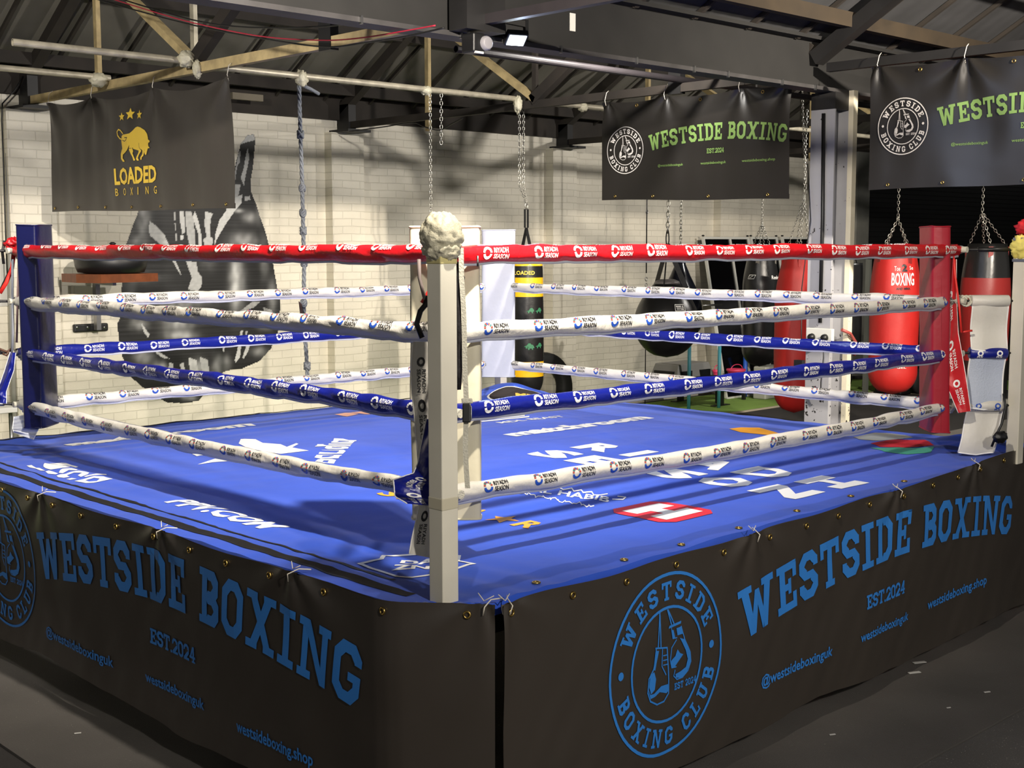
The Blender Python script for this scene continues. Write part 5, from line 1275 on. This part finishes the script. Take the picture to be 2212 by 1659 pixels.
q = onY(1610, 790, 7.2); t = thing('blue_post', 'short blue padded post behind the blue rope', 'post', (q.x, 7.2, .012)); MB().tube([(q.x, 7.2, .014), (q.x, 7.2, zat(q.x, 7.2, 767))], .03, 12).build('post', BLUEP, t)
# barbell plate on a wooden bar
q = onY(1648, 745, 6.9); t = thing('barbell', 'black plate on a wooden tipped bar behind the ring', 'barbell', (q.x, 6.9, q.z))
mb = MB(); mb.lathe([(.03, -.03), (.19, -.03), (.2, -.02), (.2, .02), (.19, .03), (.03, .03)], (0, 0, 0), 30); mb.v = [(q.x+c__, 6.9+b, q.z-.05+a) for a, b, c__ in mb.v]; mb.build('plate', RUBB, t)
MB().tube([(q.x-.34, 6.86, q.z+.02), (q.x, 6.9, q.z+.05)], .025, 10).build('sleeve', mat('worn_wood', (150, 110, 80), .6), t)
MB().tube([(q.x, 6.9, q.z-.04), (q.x+.8, 6.95, q.z-.02)], .014, 8).build('bar', STEEL, t)
# buckets and crate on the floor line
def bucket(px_, py0, py1, w, Y, m, lab):
    q = onY(px_, py0, Y); z0_ = zat(q.x, Y, py1); t = thing('bucket', lab, 'bucket', (q.x, Y, z0_)); H = q.z-z0_
    mb = MB(); mb.lathe([(w*.8, 0), (w*.82, .01), (w, H), (w*1.05, H), (w*1.05, H-.02), (w*.95, H-.03), (w*.78, .02)], (q.x, Y, z0_), 24); mb.build('tub', m, t)
    mb = MB(); mb.tube([V((q.x+w*math.cos(a), Y-.01, z0_+H+.06*math.sin(a))) for a in [PI*k/12 for k in range(13)]], .006, 6); mb.build('handle', m, t)
# stand for the buckets
q = onY(1590, 812, 7.0)
t = thing('storage_shelf', 'low black shelf holding the pink buckets behind the ring', 'shelf', (q.x, 7.1, 0))
zs_ = zat(q.x, 7.0, 812); MB().box((q.x-.42, 6.95, zs_-.03), (q.x+.25, 7.2, zs_)).build('board', BLK, t)
for x_ in (-.36, .2): MB().box((q.x+x_-.02, 7.0, .012), (q.x+x_+.02, 7.04, zs_-.03)).build('leg', BLK, t)
bucket(1590, 797, 811, .12, 7.05, PINK, 'wide pink bucket with rope handle behind the blue rope'); bucket(1547, 799, 811, .05, 7.12, PINK, 'small pink bucket left of the wide one')
q = onY(1660, 790, 6.9); z0_ = zat(q.x, 6.9, 812); o = MB().box((q.x-.2, 6.8, .012), (q.x+.2, 7.0, q.z)).build('plastic_crate', mat('pale_plastic', (176, 176, 166), .5), bevel=.02); tag(o, 'pale lidded plastic crate left of the tall red bag', 'crate')
# gym machines in the shadows to the right
q = onY(1873, 700, 6.0); t = thing('power_rack', 'grey steel rack uprights in the dark behind the red bag', 'rack', (q.x, 6.0, 0))
for dx in (0, 1.6): MB().box((q.x-.025+dx, 5.97, .01), (q.x+.025+dx, 6.03, zat(q.x, 6, 560))).build('upright', mat('rack_grey', (96, 98, 92), .5), t)
MB().box((q.x, 5.97, 1.1), (q.x+1.6, 6.03, 1.16)).build('crossbar', DARKST, t)
q = onZ(1818, 850, .02); t = thing('weight_machine', 'black plate loaded machine low behind the column', 'machine', (q.x, q.y, 0))
mb = MB(); mb.lathe([(.02, -.03), (.2, -.03), (.21, -.01), (.21, .01), (.2, .03), (.02, .03)], (0, 0, 0), 28); mb.v = [(q.x+a, q.y+c__, .225+b) for a, b, c__ in mb.v]; mb.build('plate', RUBB, t)
mb = MB(); mb.lathe([(.02, -.035), (.05, -.035), (.05, .035), (.02, .035)], (0, 0, 0), 14); mb.v = [(q.x+a, q.y+c__, .225+b) for a, b, c__ in mb.v]; mb.build('hub', STEEL, t)
MB().tube([(q.x, q.y, .225), (q.x+.6, q.y, .2), (q.x+1.3, q.y+.1, .2)], .025, 8).build('axle', DARKST, t)
mb = MB(); mb.tube([V((q.x+.75+.18*math.cos(a), q.y, .06+.25*math.sin(a))) for a in [PI*k/12 for k in range(13)]], .035, 10); mb.build('hoop', mat('worn_steel', (92, 84, 74), .5), t)
MB().box((q.x-.1, q.y+.3, .012), (q.x+.2, q.y+.6, .9)).build('weight_stack', BLK, t)
q = onZ(2000, 852, .02); t = thing('weight_machine', 'dark machine with small brass fittings behind the red corner pad', 'machine', (q.x, q.y, 0))
MB().box((q.x-.3, q.y+.2, .012), (q.x+.4, q.y+.6, .5)).build('base', BLK, t, bevel=.03)
mb = MB(); mb.lathe([(.02, -.03), (.17, -.03), (.17, .03), (.02, .03)], (0, 0, 0), 26); mb.v = [(q.x+a, q.y+.1+c__, .19+b) for a, b, c__ in mb.v]; mb.build('wheel', RUBB, t)
MB().blob((q.x-.2, q.y+.1, .4), (.03, .03, .03), 0, 0).build('brass_knob', BRASS, t)
o = MB().box((13.3, 4.2, .0), (13.42, 5.6, .05)).build('trim_6', mat('pale_edge', (160, 156, 146), .7), kind='structure')
# litter on the mats
for i, (x_, y_, s_) in enumerate(((1986, 1432, .03), (1975, 1454, .028), (1798, 1588, .012), (2132, 1496, .014), (168, 1585, .012), (2049, 1530, .009))):
    q = onZ(x_, y_, .013); o = MB().obox(q+V((0, 0, .003)), (s_, -s_*.5, 0), (s_*.15, s_*.3, 0), (0, 0, .0012)).build('paper_scrap', PAPER)
    tag(o, ['long pale scrap on the mat at right of the ring', 'second pale scrap just below the long one', 'tiny scrap near the mat seam', 'faint scrap at the right picture edge', 'small pale scrap on the mat at lower left', 'speck of paper on the right mat'][i], 'paper scrap')
# ================================================================ CORNER FITTINGS
def strip(L_, R_, D0, D1, m, th=.003, name='sleeve', wav=.006, seed=0, prints=None, parent=None, mats=None):
    """hanging cloth between two traced edges (top to bottom), at a real distance from the viewer's side of the pad"""
    N = 40
    def edge(E, k):
        s = k*(len(E)-1); i = min(int(s), len(E)-2); f_ = s-i; return E[i][0]+(E[i+1][0]-E[i][0])*f_, E[i][1]+(E[i+1][1]-E[i][1])*f_
    def P(u, v, o=0):
        a = edge(L_, v); b = edge(R_, v); x = a[0]+(b[0]-a[0])*u; y = a[1]+(b[1]-a[1])*u
        return onD(x, y, D0+(D1-D0)*v+wav*math.sin(u*5+v*6+seed)+wav*noise.noise(V((u*3, v*8, seed)))*2-o-.02*math.sin(PI*u))
    mb = MB(); mb.grid(lambda u, v: P(u, v), 10, N, 0); mb.grid(lambda u, v: P(u, v, -th), 10, N, 0, flip=True)
    if prints:
        for polys, mi in prints: mb.decal(polys, lambda u, v: P(u, v, .002), mi, .1, .03)
    o = mb.build(name, mats or [m, PRW], parent)
    for u in (0, 1):
        q = MB(); q.tube([P(u, k/24) for k in range(25)], .0022, 5); q.build('piping', PRW, o)
    return o
def vprint(vs_, u0=.28, s_=.5, h=.075):
    """logos running down a sleeve, in strip coordinates"""
    out = []
    for v0 in vs_:
        base = fit(text('RIYADH', 1, .02), h*1.6, .16)+off(fit(text('SEASON', 1, .02), h*1.6, .16), 0, -.22)
        out += [[(u0+.25+y*s_*2, v0+h*.55+x) for x, y in p][::-1] for p in base]
        for rr_ in ringarc(.09, .18, 0, 2*PI, 12): out.append([(u0+.2+y, v0+x*.16) for x, y in rr_])
    return out
def circle(c, d, r, n=12):
    d = V(d).normalized(); x = d.orthogonal().normalized(); y = d.cross(x); return [V(c)+x*(r*math.cos(2*PI*k/n))+y*(r*math.sin(2*PI*k/n)) for k in range(n)]
corners = [(NC, V((0, 0, 0)), 'near corner'), (RC, V((S, 0, 0)), 'right corner'), (LC, V((0, S, 0)), 'left corner'), (FC, V((S, S, 0)), 'far corner')]
HN = {1: 'top', 2: 'second', 3: 'third', 4: 'bottom'}
for C_, P_, nm in corners:
    for k in (1, 2, 3, 4):
        a = V((C_.x, C_.y, HZ[k])); b = V((P_.x, P_.y, HZ[k])); d = (b-a).normalized(); b = b-d*.047; L = (b-a).length
        t = thing('turnbuckle', 'steel turnbuckle holding the %s rope at the %s of the ring' % (HN[k], nm), 'turnbuckle', a)
        MB().tube(circle(a+d*.012, d.cross(V((0, 0, 1))), .018, 14), .005, 6, closed=True).build('eye', STEEL, t)
        MB().tube([a+d*.03, b], .007, 8).build('rod', DARKST, t)
        MB().tube([a+d*.1, a+d*(L-.07)], .012, 8).build('barrel', BLK if k == 1 else STEEL, t)
        MB().tube([b-d*.012, b+d*.012], .016, 8).build('nut', DARKST, t)
        if nm == 'right corner' and k > 1:
            m = BLUE if k == 3 else WHITE; lab = {2: 'white rolled pad over the second turnbuckle, right corner', 3: 'blue rolled pad with pale grey flap over the third turnbuckle, right corner', 4: 'white rolled pad with long flap over the bottom turnbuckle, right corner'}[k]
            tt = thing('turnbuckle_pad', lab, 'turnbuckle pad', a, 'turnbuckle pads at the right corner')
            s0, s1 = a+d*.075, a+d*(L-.055); mb = MB()
            mb.tube([s0, s0+d*.004, s1-d*.004, s1], [.026, .031, .031, .026], 20)
            vd = d.cross(V((0, 0, 1)))
            if k > 2:
                for q0 in (.03, .13): mb.decal([[(x, y) for x, y in p] for p in (ringarc(.008, .016, 0, 2*PI, 12, q0+.02, .0)+fit(text('RS', 1, .02), .03, .014, q0+.005, -.028))], lambda x, y: s0+d*x+vd*(.032*math.cos(y/.032))+V((0, 0, .032*math.sin(y/.032))), 1, .03, .01)
            mb.build('roll', [m, PRW if k == 3 else PRB], tt)
            fl_ = {2: (HZ[2]-.02, 1.47, 0.0), 3: (HZ[3]-.02, 1.165, -.02), 4: (HZ[4]-.02, .925, -.05)}[k]
            mb = MB()
            def FP(u, v, o=0): return s0+d*((L-.13)*(.03+.94*u)+fl_[2]*v)+vd*(.004+.012*math.sin(v*5+k)+.006*math.sin(u*6)-o+ .01*v)+V((0, 0, fl_[0]-HZ[k]-(fl_[0]-fl_[1])*v-.012*(1-abs(2*u-1))*v))
            mb.grid(lambda u, v: FP(u, v), 12, 16, 0); mb.grid(lambda u, v: FP(u, v, .005), 12, 16, 0, flip=True); mb.build('flap', mat('pale_flap', (176, 184, 200), .75, bump=.5, bscale=120) if k == 3 else WHITE, tt)
            for u in (0, 1): MB().tube([FP(u, v/12, .002) for v in range(13)], .0045, 6).build('piping', PRW, tt)
            MB().tube([FP(u/12, 1, .002) for u in range(13)], .0045, 6).build('piping', PRW, tt)
# right corner: red sleeve and straps
Dr = dep((RC.x, RC.y, 1.5))
o = strip([(2052, 560), (2038, 680), (2036, 760), (2044, 830), (2070, 892)], [(2066, 560), (2066, 640), (2070, 720), (2086, 810), (2097, 888)], Dr-.07, Dr-.06, RED, prints=[(vprint((.2, .52, .78)), 1)], mats=[RED, PRW])
o.name = 'rope_sleeve'; tag(o, 'loose red printed rope sleeve hanging in front of the red corner pad', 'rope sleeve')
o = MB().tube([onD(*q, Dr-.085) for q in ((2058, 535), (2064, 600), (2072, 660), (2077, 718))], .006, 6).build('red_strap', mat('bright_red_strap', (206, 42, 34), .5)); tag(o, 'thin bright red strap hanging at the right corner', 'strap')
o = MB().tube([onD(*q, Dr-.06) for q in ((2077, 718), (2088, 716), (2100, 714))], .006, 6).build('red_strap', MATS['bright_red_strap']); tag(o, 'short end of red strap turned sideways at the right corner', 'strap')
t = thing('rope_lashing', 'knotted cream cord lashing on the second rope at the right corner', 'lashing', (RC.x, RC.y, HZ[2]))
for i in range(4): MB().tube([V((RC.x+.02+.022*math.cos(a)+.008*i, RC.y-.02+.02*math.sin(a)-.008*i, HZ[2]+.026*math.sin(a+.5*i))) for a in [2*PI*k/12 for k in range(12)]], .006, 6, closed=True).build('cord', STRAPW, t)
mb = MB(); mb.tube([onD(x, y, Dr-.02) for x, y in ((2168, 850), (2172, 880), (2164, 915), (2150, 945), (2142, 965))], .007, 6); o = mb.build('black_strap', BLK); tag(o, 'black strap hanging below the right corner pads', 'strap')
mb = MB(); mb.blob(onD(2160, 944, Dr-.1), (.05, .03, .03), 0, .3, 3, 4); o = mb.build('black_bundle', BLK); tag(o, 'small black cloth bundle by the right ring post foot', 'bundle')
# near corner
Dn = dep((.0, .0, 1.5))
o = strip([(893, 738), (888, 790), (890, 850), (897, 920), (905, 1020), (905, 1100), (890, 1160), (884, 1196)], [(940, 738), (940, 790), (940, 850), (940, 920), (942, 1020), (942, 1100), (938, 1160), (934, 1206)], Dn+.17, Dn+.14, WHITE, prints=[(vprint((.12, .34, .75), .2), 1)], mats=[WHITE, PRK])
o.name = 'rope_sleeve'; tag(o, 'white printed rope sleeve hanging left of the near ring post', 'rope sleeve')
o = strip([(921, 905), (912, 950), (903, 1000), (893, 1022), (850, 1036), (853, 1072), (880, 1088)], [(945, 905), (945, 950), (945, 1000), (945, 1040), (945, 1060), (945, 1080), (945, 1094)], Dn+.10, Dn+.08, BLUE, prints=[(vprint((.55, .8), .25), 1)], wav=.01)
o.name = 'rope_sleeve'; tag(o, 'dark blue printed rope sleeve folded left of the near post', 'rope sleeve')
o = MB().tube([onD(*q, Dn+.11) for q in ((925, 640), (918, 660), (908, 672), (900, 700), (912, 730))], .009, 8).build('black_strap', BLK); tag(o, 'black strap looped left of the near post at second rope', 'strap')
o = MB().tube([onD(*q, Dn+.11) for q in ((905, 560), (906, 600), (916, 640), (930, 668))], .006, 8).build('grey_strap', mat('grey_strap', (120, 108, 104), .7)); tag(o, 'thin grey strap curving down behind left of near post', 'strap')
o = MB().tube([onD(*q, Dn+.12) for q in ((912, 655), (922, 640), (932, 622))], .008, 8).build('red_strap', MATS['bright_red_strap']); tag(o, 'short red strap peeking left of the near post', 'strap')
t = thing('black_wrap', 'crumpled black wrap hanging along the right of the near post', 'wrap', V((0, 0, 1.2)))
mb = MB(); mb.tube([onD(x, y, Dn+.05) for x, y in ((987, 566), (993, 600), (989, 640), (991, 690), (994, 720), (990, 760), (989, 800), (992, 842))], [.006, .017, .011, .018, .02, .012, .014, .006], 10); mb.build('cloth', mat('black_cloth', (22, 18, 20), .8, bump=.6, bscale=40), t)
t = thing('ratchet_strap', 'pale webbing strap with black buckle right of the near post', 'strap', V((0, 0, 1.2)))
def web(pts, D_, w_=.0095):
    mb = MB(); A_ = [onD(x-w_*0-5.5, y, D_) for x, y in pts]; B_ = [onD(x+5.5, y, D_) for x, y in pts]; n = len(pts)
    mb.add(A_+B_+[p+fw*.003 for p in A_]+[p+fw*.003 for p in B_], [(i, i+1, n+i+1, n+i) for i in range(n-1)]+[(2*n+i, 3*n+i, 3*n+i+1, 2*n+i+1) for i in range(n-1)], 0, True); return mb
web([(996, 535), (997, 600), (1001, 660), (1003, 720), (1004, 790), (1007, 862)], Dn+.03).build('webbing', STRAPW, t)
web([(1007, 905), (1005, 960), (1007, 1010), (1010, 1055)], Dn+.03).build('webbing_tail', STRAPW, t)
b0 = onD(1008, 892, Dn+.02); MB().obox(b0, rt*.013, fw*.008, up*.03).build('buckle', BLK, t, bevel=.004)
b1 = onD(1009, 866, Dn+.02); MB().obox(b1, rt*.017, fw*.006, up*.008-rt*.001).build('strap_fold', STRAPW, t, bevel=.003)
MB().tube([onD(*q, Dn+.015) for q in ((1014, 870), (1018, 880), (1018, 905), (1014, 912))], .0022, 6).build('wire_loop', STEEL, t)
q = onD(1032, 566, Dn+.1); MB().tube([q+V((0, 0, .02)), q, q-V((0, 0, .014))], .0035, 6).build('zip_pull', STEEL, ROPES['rope covers on the near right side'+str(HZ[1])])
# left corner
Dl = dep((LC.x, LC.y, 1.5))
t = thing('rope_lashing', 'tangled red and black straps lashing the top rope at left corner', 'lashing', (LC.x, LC.y, HZ[1]))
mb = MB(); mb.blob(onD(33, 528, Dl-.03), (.05, .05, .035), 0, .5, 3, 2, 30, 16); mb.build('red_knot', RED, t)
MB().tube([onD(*q, Dl-.03) for q in ((40, 515), (48, 525), (56, 537), (50, 545))], .012, 8).build('red_loop', mat('pink_lining', (212, 130, 124), .6), t)
for q in (((28, 545), (26, 575), (14, 600), (2, 625)), ((10, 520), (5, 545), (8, 570))): MB().tube([onD(*z, Dl-.03) for z in q], .008, 8).build('black_strap', BLK, t)
MB().tube([onD(*q, Dl-.04) for q in ((32, 535), (26, 580), (14, 610), (0, 633))], .011, 8).build('red_strap', MATS['bright_red_strap'], t)
t = thing('corner_hook', 'rusty steel hook on the blue rope at the left corner', 'hook', onD(15, 755, Dl))
MB().tube([onD(*q, Dl-.03) for q in ((28, 752), (15, 760), (4, 756), (-6, 752))], .007, 8).build('hook', mat('rusty_steel', (84, 56, 42), .6), t)
MB().tube([onD(*q, Dl-.03) for q in ((20, 758), (14, 768), (6, 764))], .006, 8).build('link', mat('rusty_steel', (84, 56, 42), .6), t)
for q, m_, r_, lab in ((((27, 560), (27, 640), (28, 720), (26, 760)), mat('grey_tube', (120, 124, 134), .5), .007, 'thin grey tube hanging left of the navy pad'), (((40, 570), (38, 650), (36, 740)), mat('mauve_strap', (150, 120, 120), .7), .006, 'pale mauve strap hanging along the navy pad edge')):
    o = MB().tube([onD(*z, Dl-.05) for z in q], r_, 8).build('loose_strap', m_); tag(o, lab, 'strap')
o = strip([(22, 760), (10, 800), (-4, 840), (-8, 870)], [(34, 762), (30, 800), (14, 845), (14, 872)], Dl-.05, Dl-.05, BLUE, prints=None); o.name = 'rope_sleeve'; tag(o, 'dark blue sleeve sagging at the far left of the ring', 'rope sleeve')
o = strip([(30, 900), (27, 925), (30, 935)], [(90, 890), (84, 925), (72, 950)], Dl-.02, Dl-.02, PADW); o.name = 'pad_tail'; tag(o, 'white cloth tail showing beneath the navy corner pad', 'cloth')

w = bpy.data.worlds.new('w'); sc.world = w; w.use_nodes = True; w.node_tree.nodes['Background'].inputs[0].default_value = (1, .97, .92, 1); w.node_tree.nodes['Background'].inputs[1].default_value = .3
sc.view_settings.view_transform = 'Standard'; sc.view_settings.look = 'None'; sc.view_settings.gamma = 1; sc.view_settings.exposure = 0
